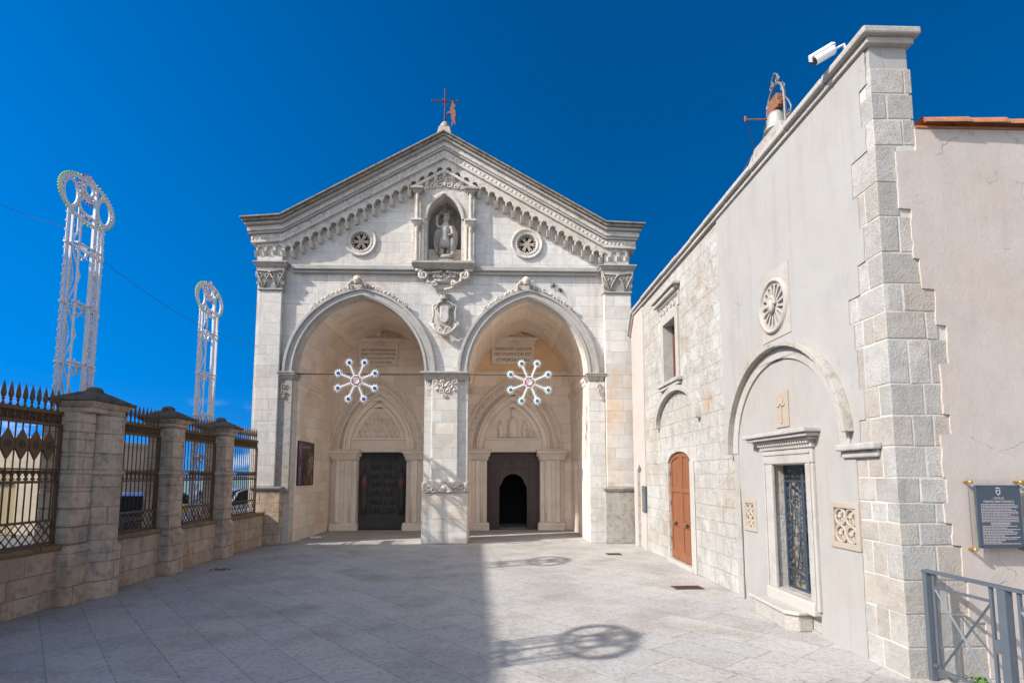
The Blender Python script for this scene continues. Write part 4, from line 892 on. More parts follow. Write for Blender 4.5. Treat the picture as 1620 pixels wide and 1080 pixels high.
MB().plate(circle(RC[0], RC[1], .37, 20), 'x', XC+.07, XC+.08).build('dark_pane', M['dark'], RWN)
# large blind arch with hood moulding and impost
def half_ring(cy, cz, wi, hi, wo_, ho, n=26, a0=0, a1=PI):
    o_ = [(cy+wo_*math.cos(a0+(a1-a0)*i/n), cz+ho*math.sin(a0+(a1-a0)*i/n)) for i in range(n+1)]
    i_ = [(cy+wi*math.cos(a0+(a1-a0)*i/n), cz+hi*math.sin(a0+(a1-a0)*i/n)) for i in range(n+1)]
    return o_+list(reversed(i_))
MB().plate(half_ring(8.0,2.36,1.42,1.30,1.60,1.47), 'x', XC-.04, XC-.013).build('arch_voussoirs', M['trim'], SC, bevel=.008)
MB().plate(half_ring(8.0,2.36,1.602,1.472,1.67,1.54,26,.0,PI*.97), 'x', XC-.13, XC-.013).build('hood_moulding', M['carved_grey'], SC, bevel=.02)
b = MB().box(XC-.03, XC+.003, 9.42, 9.60, 0, 2.36); b.build('arch_jamb', M['quoin'], SC, bevel=.01)
b = MB().box(XC-.05, XC+.002, 5.93, 6.55, 2.20, 2.28); b.box(XC-.11, XC+.002, 5.90, 6.58, 2.282, 2.36); b.build('impost', M['trim'], SC, bevel=.02)
# carved tablet above the lintel
o = MB().box(XC-.03, XC-.013, 7.74, 8.10, 2.68, 3.20).build('carved_tablet', M['relief_tan'], SC, bevel=.01)
v = MB(); v.box(XC-.045, XC-.031, 7.90, 7.94, 2.74, 3.14); v.box(XC-.045, XC-.031, 7.82, 8.02, 2.98, 3.02); v.lathe([(.06,0),(.06,.012)], (XC-.043, 7.92, 3.06), 12, 'x'); v.build('cross', M['relief_tan'], o, bevel=.006)
# gate: stone surround, cornice, recess, iron leaves
SU = MB()
SU.box(XC-.06, XC-.001, 7.16, 7.34, .30, 2.16); SU.box(XC-.06, XC-.001, 8.24, 8.50, .30, 2.16); SU.box(XC-.06, XC-.001, 7.16, 8.50, 2.162, 2.36)
su = SU.build('gate_surround', M['trim'], SC, bevel=.015)
b = MB().box(XC-.075, XC-.061, 7.20, 7.24, .32, 2.2); b.box(XC-.075, XC-.061, 8.42, 8.46, .32, 2.2); b.box(XC-.075, XC-.061, 7.20, 8.46, 2.29, 2.33); b.build('surround_moulding', M['trim'], su, bevel=.006)
b = MB().box(XC-.08, XC-.001, 7.14, 8.56, 2.362, 2.42); b.box(XC-.13, XC-.001, 7.10, 8.66, 2.462, 2.50); b.box(XC-.19, XC-.001, 7.04, 8.74, 2.502, 2.55); b.box(XC-.23, XC-.001, 7.00, 8.80, 2.552, 2.61)
b.build('gate_cornice', M['crown' if False else 'trim'], su, bevel=.014)
b = MB()
for i in range(22): b.box(XC-.115, XC-.001, 7.16+.064*i, 7.195+.064*i, 2.422, 2.46)
b.build('dentils', M['trim'], su)
b = MB(); b.box(XC-.005, XC+.42, 8.272, 8.40, .40, 2.2); b.box(XC-.005, XC+.42, 7.14, 7.258, .40, 2.2); b.box(XC-.005, XC+.42, 7.14, 8.40, 2.152, 2.30)
b.build('gate_reveal', M['relief'], SC, bevel=.01)
b = MB().box(3.99, XC+.42, 7.20, 8.44, .24, .41); b.build('threshold', M['slab'], SC, bevel=.02)
b = MB().plate([(3.78,7.55),(3.90,7.40),(XC+.01,7.40),(XC+.01,8.68),(3.82,8.68)], 'z', .21, .255); b.build('step', M['slab'], SC, bevel=.012)
b = MB().plate([(3.81,7.57),(3.92,7.43),(XC+.01,7.43),(XC+.01,8.66),(3.85,8.66)], 'z', 0, .208); b.build('step_base', M['quoin'], SC, bevel=.015)
def gate_leaf(y0, y1):
    xg = XC+.15; z0, z1 = .42, 2.14
    g_ = MB()
    for y in (y0+.015, y1-.015): g_.box(xg-.02, xg+.02, y-.015, y+.015, z0, z1)
    for z in (z0+.02, z0+.28, z1-.22, z1-.02): g_.box(xg-.018, xg+.018, y0+.031, y1-.031, z-.014, z+.014)
    o = g_.build('gate_leaf', M['gateiron'], SC, bevel=.003)
    s_ = MB(); yc = (y0+y1)/2; w_ = (y1-y0)/2
    k = 0; z = z0+.36
    for sy in (-1, 1):
        zz = z0+.34; i = 0
        while zz < z1-.26:
            s_.spiral((xg, yc+sy*(w_-.075), zz), .045, 1.2, .007, 'x', 0, sy*(1 if i % 2 else -1), 18); zz += .088; i += 1
        s_.tube([(xg, yc+sy*(w_-.125), z0+.29), (xg, yc+sy*(w_-.125), z1-.23)], .008, 5)
    for zz in (z0+.15, z1-.12):
        for i in range(3): s_.spiral((xg, yc-w_*.55+w_*.55*i, zz), .065, 1.3, .008, 'x', PI/2, 1 if i % 2 else -1, 20)
    for j in range(2):
        pts = [(xg, yc+(.05-.1*j)+.05*math.sin(t*.55+j*2), z0+.29+t*(z1-z0-.53)/14) for t in range(15)]; s_.tube(pts, .009, 5)
    s_.build('scrolls', M['gateiron'], o, smooth=True)
    for t in range(6):
        zz = z0+.36+.215*t+random.uniform(-.03,.03); yy = yc+.07*math.sin(t*2.1+y0*9)
        f = MB()
        for i in range(5): a = i*2*PI/5; f.ball((xg-.03, yy+.014*math.cos(a), zz+.014*math.sin(a)), .009, .013, .013, 6, 4)
        f.tube([(xg-.02, yy, zz), (xg-.02, yy+.05, zz-.03)], [.014,.004], 5)
        f.build('flower', M['copper'], o, smooth=True)
    return o
gl = gate_leaf(7.765, 8.265); gate_leaf(7.265, 7.760)
MB().box(XC+.115, XC+.129, 7.70, 7.80, 1.10, 1.24).build('lock_box', M['gateiron'], gl, bevel=.006)
b = MB(); b.box(XC+.43, XC+.46, 7.1, 8.5, .3, 2.3); b.build('gate_glass', M['glass'], SC)
# small square tracery panels either side of the gate
def tracery(y0, y1, z0, z1):
    b = MB().plate([(y0,z0),(y1,z0),(y1,z1),(y0,z1)], 'x', XC-.03, XC+.04, holes=[[(y0+.07,z0+.07),(y1-.07,z0+.07),(y1-.07,z1-.07),(y0+.07,z1-.07)]]); o = b.build('tracery_panel', M['relief_tan'], SC, bevel=.008)
    v = MB(); cy, cz = (y0+y1)/2, (z0+z1)/2; r = ((y1-y0)/2-.07)/2; rz = ((z1-z0)/2-.07)/2
    for sy in (-1, 1):
        for sz in (-1, 1):
            c = (cy+sy*r, cz+sz*rz); v.tube([(XC+.0, c[0]+r*.95*math.cos(a*PI/8), c[1]+rz*.95*math.sin(a*PI/8)) for a in range(16)], .020, 6, closed=True)
            for a in range(3): q = 2*PI*a/3+sy+sz; v.tube([(XC+.005, c[0], c[1]), (XC+.005, c[0]+r*.9*math.cos(q), c[1]+rz*.9*math.sin(q))], .017, 5)
            v.ball((XC-.005, c[0], c[1]), .03, .03, .03)
    v.build('tracery', M['relief_tan'], o, smooth=True)
    MB().box(XC+.05, XC+.06, y0+.05, y1-.05, z0+.05, z1-.05).build('dark_pane', M['darkrust'], o)
tracery(6.33, 6.88, 1.15, 1.69); tracery(8.86, 9.30, 1.12, 1.63)
# wooden door
b = MB()
xd = XC+.06
def lf(y0, y1, inset=.0):
    pts = [(y0,.11)]; n = 10
    def top(y): 
        t = max(-1, min(1, (y-12.685)/.765)); return 2.295+.235*math.sqrt(max(0, 1-t*t))
    pts += [(y1,.11)] + [(y1+(y0-y1)*i/n, top(y1+(y0-y1)*i/n)) for i in range(n+1)]
    return pts, top
D = empty('wooden_door_leaves', (4.2,12.7,.1), None, None); bpy.data.objects.remove(D)
dd = None
for (y0, y1) in ((11.925, 12.682), (12.688, 13.445)):
    pts, top = lf(y0, y1)
    o = MB().plate(pts, 'x', xd+.02, xd+.07).build('wooden_door', M['redwood'], SC, bevel=.004)
    f = MB(); 
    yl, yr = y0+.09, y1-.09
    hp = [(yl,.30),(yr,.30),(yr,.86),(yl,.86)]; mp = [(yl,.97),(yr,.97),(yr,1.62),(yl,1.62)]; n = 8
    tp = [(yl,1.72),(yr,1.72)] + [(yr+(yl-yr)*i/n, top(yr+(yl-yr)*i/n)-.11) for i in range(n+1)]
    f.plate(pts, 'x', xd, xd+.018, holes=[hp, mp, tp]); f.build('door_frame', M['redwood'], o, bevel=.008)
    h = MB(); yk = (y0+y1)/2; h.tube([(xd-.03, yk-.06+.12*i/8, .915-.03*math.sin(PI*i/8)) for i in range(9)], .010, 6); h.ball((xd-.012, yk, .93), .012, .04, .035); h.box(xd-.012, xd-.001, yk-.09, yk+.09, .905, .945)
    h.build('handle', M['black'], o)
    for z in (.5, 1.3, 2.0): MB().box(xd-.01, xd-.001, (y0 if y0 < 12 else y1-.03), (y0+.03 if y0 < 12 else y1), z, z+.10).build('hinge', M['black'], o)
MB().box(XC-.04, XC+.30, 11.86, 13.52, 0, .098).build('threshold', M['slab'], SC, bevel=.012)
b = MB().box(XC-.012, XC+.011, 11.66, 11.915, .0, 2.3); b.build('door_jamb', M['slab'], SC, bevel=.01)
# window
W_ = MB().plate([(12.34,4.19),(13.62,4.19),(13.62,5.80),(12.34,5.80)], 'x', XC-.04, XC+.30, holes=[[(12.52,4.21),(13.44,4.21),(13.44,5.60),(12.52,5.60)]]).build('window', M['trim'], SC, bevel=.012)
MB().plate([(12.525,4.215),(13.435,4.215),(13.435,5.595),(12.525,5.595)], 'x', XC+.20, XC+.26, holes=[[(12.60,4.29),(12.945,4.29),(12.945,5.52),(12.60,5.52)],[(13.015,4.29),(13.36,4.29),(13.36,5.52),(13.015,5.52)]]).build('window_frame', M['winwood'], W_, bevel=.006)
MB().box(XC+.23, XC+.24, 12.56, 13.40, 4.25, 5.56).build('pane', M['glass'], W_)
b = MB().box(XC-.12, XC+.01, 12.22, 13.74, 4.10, 4.187); b.box(XC-.08, XC+.01, 12.28, 13.68, 4.02, 4.098); b.build('window_sill', M['trim'], W_, bevel=.015)
b = MB().box(XC-.10, XC+.01, 12.26, 13.86, 6.20, 6.26); b.box(XC-.17, XC+.01, 12.18, 13.96, 6.262, 6.33); b.build('window_hood', M['trim'], W_, bevel=.012)
v = MB()
for i in range(22): v.ball((XC-.12, 12.30+.07*i, 6.15), .05, .028, .05, 6, 4)
for i in range(5): v.spiral((XC-.02, 12.55+.26*i, 5.96), .10, 1.3, .022, 'x', i, 1 if i % 2 else -1)
v.build('leaf_frieze', M['trim'], W_, smooth=True)
MB().box(XC-.014, XC+.011, 12.28, 13.80, 5.82, 6.20).build('frieze_slab', M['slab'], W_)
# small blind arch over the wooden door
MB().plate(half_ring(12.65,3.16,1.36,.74,1.47,.86), 'x', XC-.10, XC+.010).build('relieving_arch', M['trim'], SC, bevel=.02)
b = MB().box(XC+.08, XC+.43, 15.8, 16.32, 0, 2.3); b.build('niche_back', M['annex'], SC)
e = empty('notice_board', (XC, 15.5, 1.0), 'small dark framed notice board on the far end of the chapel wall', 'notice board')
MB().box(XC-.05, XC-.007, 15.36, 15.70, 1.02, 1.72).build('case', M['rail'], e, bevel=.006); MB().box(XC-.056, XC-.051, 15.39, 15.67, 1.06, 1.68).build('glass_pane', M['glass'], e)
# bell on its block
bb = MB().plate([(7.62,6.876),(9.0,6.876),(9.02,6.92),(8.55,7.20),(7.74,7.18)], 'x', 4.14, 4.48); bb.build('bell_block', M['carved_grey'], SC, bevel=.03)
BF = empty('iron_belfry', (4.3, 8.1, 7.2), 'scrolled grey wrought iron bell frame on the chapel roof block', 'belfry')
xb = 4.3
f = MB(); 
archp = [(xb, 8.36, 7.20), (xb, 8.36, 7.62)] + [(xb, 8.10+.26*math.cos(PI*i/12), 7.62+.36*math.sin(PI*i/12)) for i in range(1, 12)] + [(xb, 7.84, 7.62), (xb, 7.84, 7.20)]
f.tube(archp, .022, 6); f.build('arch', M['greyiron'], BF)
f = MB()
for sy in (-1, 1):
    y = 8.10+sy*.26
    f.tube([(xb, y, 7.62), (xb, y+sy*.10, 7.50), (xb, y+sy*.17, 7.36), (xb, y+sy*.15, 7.24)], .014, 6)
    f.spiral((xb, y+sy*.09, 7.29), .075, 1.6, .012, 'x', 0, sy)
    f.spiral((xb, y-sy*.02, 7.80), .07, 1.4, .012, 'x', PI/2, sy); f.spiral((xb, y-sy*.16, 8.02), .07, 1.4, .012, 'x', PI/2, sy)
f.tube([(xb, 8.20, 7.96), (xb, 8.19, 8.10), (xb, 8.10, 8.18), (xb, 8.01, 8.10), (xb, 8.0, 7.96)], .014, 6)
f.build('scrolls', M['greyiron'], BF, smooth=True)
MB().tube([(xb, 8.1, 7.62), (xb, 8.1, 7.66)], .02).build('pin', M['greyiron'], BF)
M['yoke'] = plain('rusty brown yoke', (0.24,0.095,0.045), 0.85, 0.1, c2=(0.10,0.05,0.03), sc=9, bump=0.5)
BL = empty('bell', (4.3, 8.1, 7.23), 'weathered greenish bell under a rusty yoke hanging in the iron frame', 'bell')
MB().lathe([(.19,0),(.185,.02),(.15,.07),(.13,.16),(.125,.24),(.10,.29),(.03,.31)], (xb, 8.10, 7.235), 24).build('body', M['bell'], BL, smooth=True)
y_ = MB(); y_.frus(xb-.06, xb+.06, 7.90, 8.30, 7.55, xb-.05, xb+.05, 7.98, 8.22, 7.78); y_.box(xb-.065, xb+.065, 7.93, 7.96, 7.53, 7.70); y_.box(xb-.065, xb+.065, 8.24, 8.27, 7.53, 7.70); y_.tube([(xb, 7.84, 7.60), (xb, 8.36, 7.60)], .025)
y_.build('yoke', M['yoke'], BL, bevel=.01)
y_ = MB(); y_.tube([(xb-.02, 8.36, 7.60), (xb-.33, 8.42, 7.63)], .014); y_.tube([(xb-.33, 8.42, 7.60), (xb-.33, 8.42, 7.68)], .02); y_.build('lever', M['yoke'], BL)
MB().tube([(xb-.30, 8.42, 7.63), (xb-.14, 8.55, 7.2), (XC-.1, 8.62, 6.9)], .006).build('rope', M['cable'], BL)
# surveillance camera on the coping
CC = empty('surveillance_camera', (4.1, 6.2, 6.88), 'white bullet surveillance camera on an arm above the chapel coping', 'camera')
d = Vector((-.86, .16, -.47)).normalized(); c0 = Vector((4.06, 6.20, 7.07))
MB().tube([c0+d*.02, c0+d*.04, c0+d*.27, c0+d*.28], [.035,.052,.052,.05], 14).build('body', M['cctv'], CC, smooth=False)
MB().tube([c0+d*.281, c0+d*.30], [.045,.045], 14).build('lens', M['black'], CC)
MB().tube([c0+d*.03+Vector((0,0,.058)), c0+d*.335+Vector((0,0,.056))], [.048,.048], 4).build('sun_shield', M['cctv'], CC)
MB().tube([(4.20,6.20,6.93), (4.15,6.20,7.12), c0+d*.05], [.02,.02,.016], 8).build('arm', M['cctv'], CC, smooth=True)
MB().lathe([(.06,0),(.06,.02),(.03,.04)], (4.20,6.20,6.876), 14).build('base', M['cctv'], CC)
# lamp like camera on the church corner
FC = empty('security_camera', (4.18, 17.0, 6.38), 'tiny dark security camera on the church corner beside the chapel coping', 'camera')
MB().tube([(4.15,17.05,6.40), (4.10,16.92,6.36), (4.02,16.80,6.33)], [.03,.05,.05], 10).build('body', M['rail'], FC); MB().tube([(4.2,17.1,6.30), (4.15,17.05,6.40)], .015).build('arm', M['rail'], FC)

# ------------------------------------------------------------------ annex with tiled roof
AN = empty('annex_building', (7, 6.2, 0), 'pinkish plastered annex with a terracotta tiled roof edge at the far right', 'building')
b = MB().box(4.532, 12, 5.7255, 8.7, 0, 5.72); b.build('wall', M['mortar'], AN)
lft = []
for z0, z1, xx in qr[:-1]: lft += [(xx+random.uniform(-.006,.006), z0+.005), (xx+random.uniform(-.006,.006), z1-.005)]
MB().plate([(12,.005)] + [(12,5.75)] + list(reversed(ragged(lft))), 'y', 5.700, 5.7245).build('plaster', M['annex'], AN)
b = MB().add([(4.55,5.69,5.752),(12,5.69,5.752),(12,9,5.6),(4.55,9,5.6),(4.55,5.69,5.775),(12,5.69,5.775),(12,9,5.64),(4.55,9,5.64)], [(0,3,2,1),(4,5,6,7),(0,1,5,4),(1,2,6,5),(2,3,7,6),(3,0,4,7)]); RF = b.build('roof', M['tile'], AN)
x = 4.60
while x < 8:
    t = MB(); t.lathe([(.085,0),(.10,.50)], (x, 5.70, 5.775+random.uniform(-.004,.004)), 10, 'x', 0, PI); t.lathe([(.070,0),(.085,.50)], (x, 5.70, 5.775), 10, 'x', 0, PI)
    t.build('roof_tile', M['tile'], RF, smooth=True); x += .42
# information plates on stand-offs
def info(x0, label):
    e = empty('information_plate', (x0+.23, 5.70, 1.2), label, 'information plate', 'information plates on the annex wall')
    P_ = MB().box(x0-.05, x0+.50, 5.625, 5.632, 1.25, 1.955).build('acrylic_sheet', M['acrylic'], e)
    MB().box(x0, x0+.455, 5.600, 5.6245, 1.285, 1.905).build('slate_panel', M['slate'], e, bevel=.003)
    for dx in (-.035, .485):
        for z in (1.268, 1.937): MB().lathe([(.010,.085),(.016,.015),(.021,.008),(.021,-.002),(.012,-.012)], (x0+dx, 5.61, z), 14, 'y').build('brass_stud', M['brass'], e, smooth=True)
    for dx in (.015, .44):
        for z in (1.30, 1.89): MB().lathe([(.006,0),(.006,-.004)], (x0+dx, 5.599, z), 8, 'y').build('screw', M['black'], e)
    cx = x0+.2275
    v = MB(); v.plate([(cx-.022,1.825),(cx,1.80),(cx+.022,1.825),(cx+.022,1.86),(cx-.022,1.86)], 'y', 5.5965, 5.599, holes=[[(cx-.014,1.828),(cx,1.812),(cx+.014,1.828),(cx+.014,1.85),(cx-.014,1.85)]])
    for k in range(5): v.ball((cx-.02+.01*k, 5.598, 1.872+.006*math.sin(PI*k/4)), .005)
    v.build('crest', M['ink'], e)
    text_mb("CITTÀ DI", .026, (cx, 5.599, 1.775), extrude=.0008).build('lettering', M['ink'], e)
    text_mb("MONTE SANT'ANGELO", .030, (cx, 5.599, 1.742), extrude=.0008).build('lettering', M['ink'], e)
    v = MB(); z = 1.712
    while z > 1.31:
        if not 1.50 < z < 1.53:
            x = x0+.04; xe = x0+.455-.035-(random.random()**4)*.2
            while x < xe: L = random.uniform(.008,.03); v.box(x, min(x+L, xe), 5.5975, 5.5992, z, z+.0075); x += L+.006
        else: v.box(cx-.10, cx+.10, 5.5975, 5.5992, z, z+.008)
        z -= .0155
    v.build('small_print', M['ink'], e)
    return e
def acrylic():
    m, nt, b = new_mat('clear acrylic'); b.inputs['Base Color'].default_value = (.96,.98,.98,1); b.inputs['Roughness'].default_value = .02; b.inputs['Transmission Weight'].default_value = 1; b.inputs['IOR'].default_value = 1.25
    return m
M['acrylic'] = acrylic()
info(4.815, 'blue slate town information plate nearest the stone quoins of the annex')
info(5.405, 'blue slate information plate cut off by the right photo edge')
# painted steel railing
RL = empty('railing', (4.32, 4.6, 0), 'slate grey steel railing with cross braces before the annex wall', 'railing')
def bar(mb, p, q, r=.014): 
    p, q = Vector(p), Vector(q); mb.tube([p, q], r*1.3, 4)
XR_ = 4.32
def rz(y): return 1.06
b = MB().box(XR_-.028, XR_+.028, 5.67, 5.725, 0, 1.04); b.build('post', M['rail'], RL, bevel=.004)
b = MB().box(XR_-.035, XR_+.035, 4.78, 4.86, 0, 1.04); b.build('post', M['rail'], RL, bevel=.004)
b = MB().box(XR_-.035, XR_+.035, 3.90, 3.97, 0, 1.04); b.build('post', M['rail'], RL, bevel=.004)
MB().box(XR_-.035, XR_+.035, 3.6, 5.73, 1.041, 1.066).build('handrail', M['rail'], RL, bevel=.004)
for (ya, yb) in ((5.60, 4.95), (4.68, 4.06)):
    f = MB()
    for y in (ya, yb): f.box(XR_-.012, XR_+.012, y-.014, y+.014, .12, 1.04)
    for z in (.12, .90): f.box(XR_-.011, XR_+.011, yb+.0145, ya-.0145, z, z+.024)
    o = f.build('infill_frame', M['rail'], RL, bevel=.002)
    for s_ in (0, 1):
        c = MB(); c.tube([(XR_-.007+.014*s_, ya-.02, .15 if s_ else .89), (XR_-.007+.014*s_, yb+.02, .89 if s_ else .15)], .013, 4); c.build('cross_brace', M['rail'], o)
MB().box(XR_-.02, XR_+.02, 4.865, 4.93, .50, .60).build('lock_box', M['rail'], RL, bevel=.004); MB().box(XR_-.022, XR_+.018, 4.87, 4.92, .49, .498).build('rust_patch', M['rust'], RL)
b = MB().box(XR_-.012, XR_+.012, 5.6, 5.67, .14, .17); b.box(XR_-.012, XR_+.012, 4.86, 4.95, .14, .17); b.box(XR_-.012, XR_+.012, 3.98, 4.06, .14, .17); b.build('link', M['rail'], RL)
# small green plant at the wall foot
v = MB()
for k in range(90):
    a, r = random.uniform(0, 2*PI), random.uniform(0, .11); c = Vector((4.66+r*math.cos(a), 5.56+r*.7*math.sin(a), random.uniform(.01,.07)))
    u = Vector((random.uniform(-1,1), random.uniform(-1,1), random.uniform(0,.8))).normalized(); t = u.cross(Vector((0,0,1))).normalized()
    v.add([c-u*.02, c+t*.012, c+u*.022, c-t*.012], [(0,1,2,3)])
tag(v.build('weed', M['leaf'], origin=(4.66,5.56,0)), 'bright green weed tuft at the foot of the annex wall', 'weed')
for (x, z, l) in ((1.80, 7.90, 'dry weed tuft on the church wall beside the right cherub, the upper one'), (2.03, 7.74, 'small dry weed tuft on the church wall, the lower one right of the cherub')):
    v = MB()
    for k in range(50):
        c = Vector((x+random.gauss(0,.04), YF-random.uniform(0,.07), z+random.gauss(0,.045))); u = Vector((random.uniform(-1,1), random.uniform(-1,0), random.uniform(-1,1))).normalized(); t = u.orthogonal().normalized()
        v.add([c-u*.03, c+t*.012, c+u*.03, c-t*.012], [(0,1,2,3)])
    tag(v.build('wall_weed', M['weed'], origin=(x, YF, z)), l, 'weed')
# ------------------------------------------------------------------ boundary wall, piers and iron fence on the left
XI, XF = -6.72, -6.84
def low_wall(y0, y1, label):
    e = empty('boundary_wall', (XF, (y0+y1)/2, 0), label, 'wall', 'low walls under the iron fence')
    MB().box(XI-.36, XI, y0, y1, -.03, .86).build('masonry', M['lowwall'], e, bevel=.012)
    b = MB(); y = y0
    while y < y1-.05:
        y2 = min(y+random.uniform(.7,1.1), y1); b.box(XI-.38, XI+.03+random.uniform(-.008,.008), y+.003, y2-.003, .862, .95+random.uniform(-.006,.004)); y = y2
    b.build('coping', M['rustcoping'], e, bevel=.02)
low_wall(4.2, 9.16, 'low rust stained stone wall under the nearest, longest fence panel')
low_wall(10.22, 11.82, 'low stone wall between the double pier and the middle square pier')
low_wall(12.31, 14.12, 'low stone wall between the two square piers')
low_wall(14.63, 16.95, 'low stone wall between the farthest pier and the church corner')
def square_pier(x0, x1, y0, y1, parent, rust=False, zt=2.98):
    mats = M['pier']
    b = MB().box(x0-.06, x1+.06, y0-.06, y1+.06, -.02, .80); b.build('plinth', mats, parent, bevel=.02)
    b = MB().frus(x0-.06, x1+.06, y0-.06, y1+.06, .802, x0-.005, x1+.005, y0-.005, y1+.005, .92); b.build('plinth_moulding', mats, parent, bevel=.015)
    if rust:
        b = MB(); z = .922; 
        while z < zt-.05:
            h = .275; b.box(x0, x1, y0, y1, z+.008, min(z+h-.008, zt)); z += h
        b.box(x0+.02, x1-.02, y0+.02, y1-.02, .922, zt); b.build('shaft', mats, parent, bevel=.01)
    else:
        b = MB().box(x0, x1, y0, y1, .922, 1.98); b.build('shaft', mats, parent, bevel=.015)
        b = MB().box(x0-.03, x1+.03, y0-.03, y1+.03, 1.982, 2.02); b.box(x0-.06, x1+.06, y0-.06, y1+.06, 2.022, 2.07); b.frus(x0-.05, x1+.05, y0-.05, y1+.05, 2.072, x0, x1, y0, y1, 2.11); b.build('band', mats, parent, bevel=.012)
        b = MB().box(x0+.01, x1-.01, y0+.01, y1-.01, 2.112, zt); b.build('shaft', mats, parent, bevel=.015)
def pier_cap(x0, x1, y0, y1, z, parent):
    b = MB().box(x0-.03, x1+.03, y0-.03, y1+.03, z+.002, z+.08); b.frus(x0-.03, x1+.03, y0-.03, y1+.03, z+.082, x0-.13, x1+.13, y0-.13, y1+.13, z+.17); b.build('cornice', M['pier'], parent, bevel=.015)
    b = MB().box(x0-.15, x1+.15, y0-.15, y1+.15, z+.172, z+.225)
    dx, dy = (x1-x0), (y1-y0); cx, cy = (x0+x1)/2, (y0+y1)/2
    b.frus(x0-.12, x1+.12, y0-.12, y1+.12, z+.227, cx-dx*.28, cx+dx*.28, cy-dy*.28, cy+dy*.28, z+.36); b.frus(cx-dx*.24, cx+dx*.24, cy-dy*.24, cy+dy*.24, z+.362, cx-dx*.10, cx+dx*.10, cy-dy*.10, cy+dy*.10, z+.42); b.ball((cx, cy, z+.40), .13, .13, .07, 12, 6)
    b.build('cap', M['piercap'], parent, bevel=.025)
e = empty('gate_pier', (-6.85, 10.0, 0), 'broad double pier of rusticated block and round half column, nearest the viewer', 'pier')
square_pier(-7.15, -6.60, 9.18, 9.58, e, True, 3.02)
b = MB().box(-7.10, -6.70, 9.582, 9.75, -.02, 3.02); b.build('shaft', M['pier'], e)
b = MB().lathe([(.37,-.02),(.37,.74),(.39,.76),(.38,.82),(.32,.88),(.32,1.98),(.34,2.0),(.375,2.03),(.375,2.07),(.32,2.11),(.315,2.90),(.34,2.93),(.34,3.02)], (-6.72, 9.92, 0), 28); b.build('half_column', M['pier'], e, bevel=.008)
pier_cap(-6.99, -6.52, 9.32, 10.12, 3.02, e)
e = empty('gate_pier', (-6.85, 12.1, 0), 'square stone pier with banded shaft and dark cap, second from the viewer', 'pier'); square_pier(-7.12, -6.57, 11.84, 12.29, e); pier_cap(-7.12, -6.57, 11.84, 12.29, 2.98, e)
e = empty('gate_pier', (-6.85, 14.4, 0), 'square stone pier with banded shaft and dark cap, closest to the church', 'pier'); square_pier(-7.12, -6.58, 14.16, 14.60, e); pier_cap(-7.12, -6.58, 14.16, 14.60, 2.98, e)

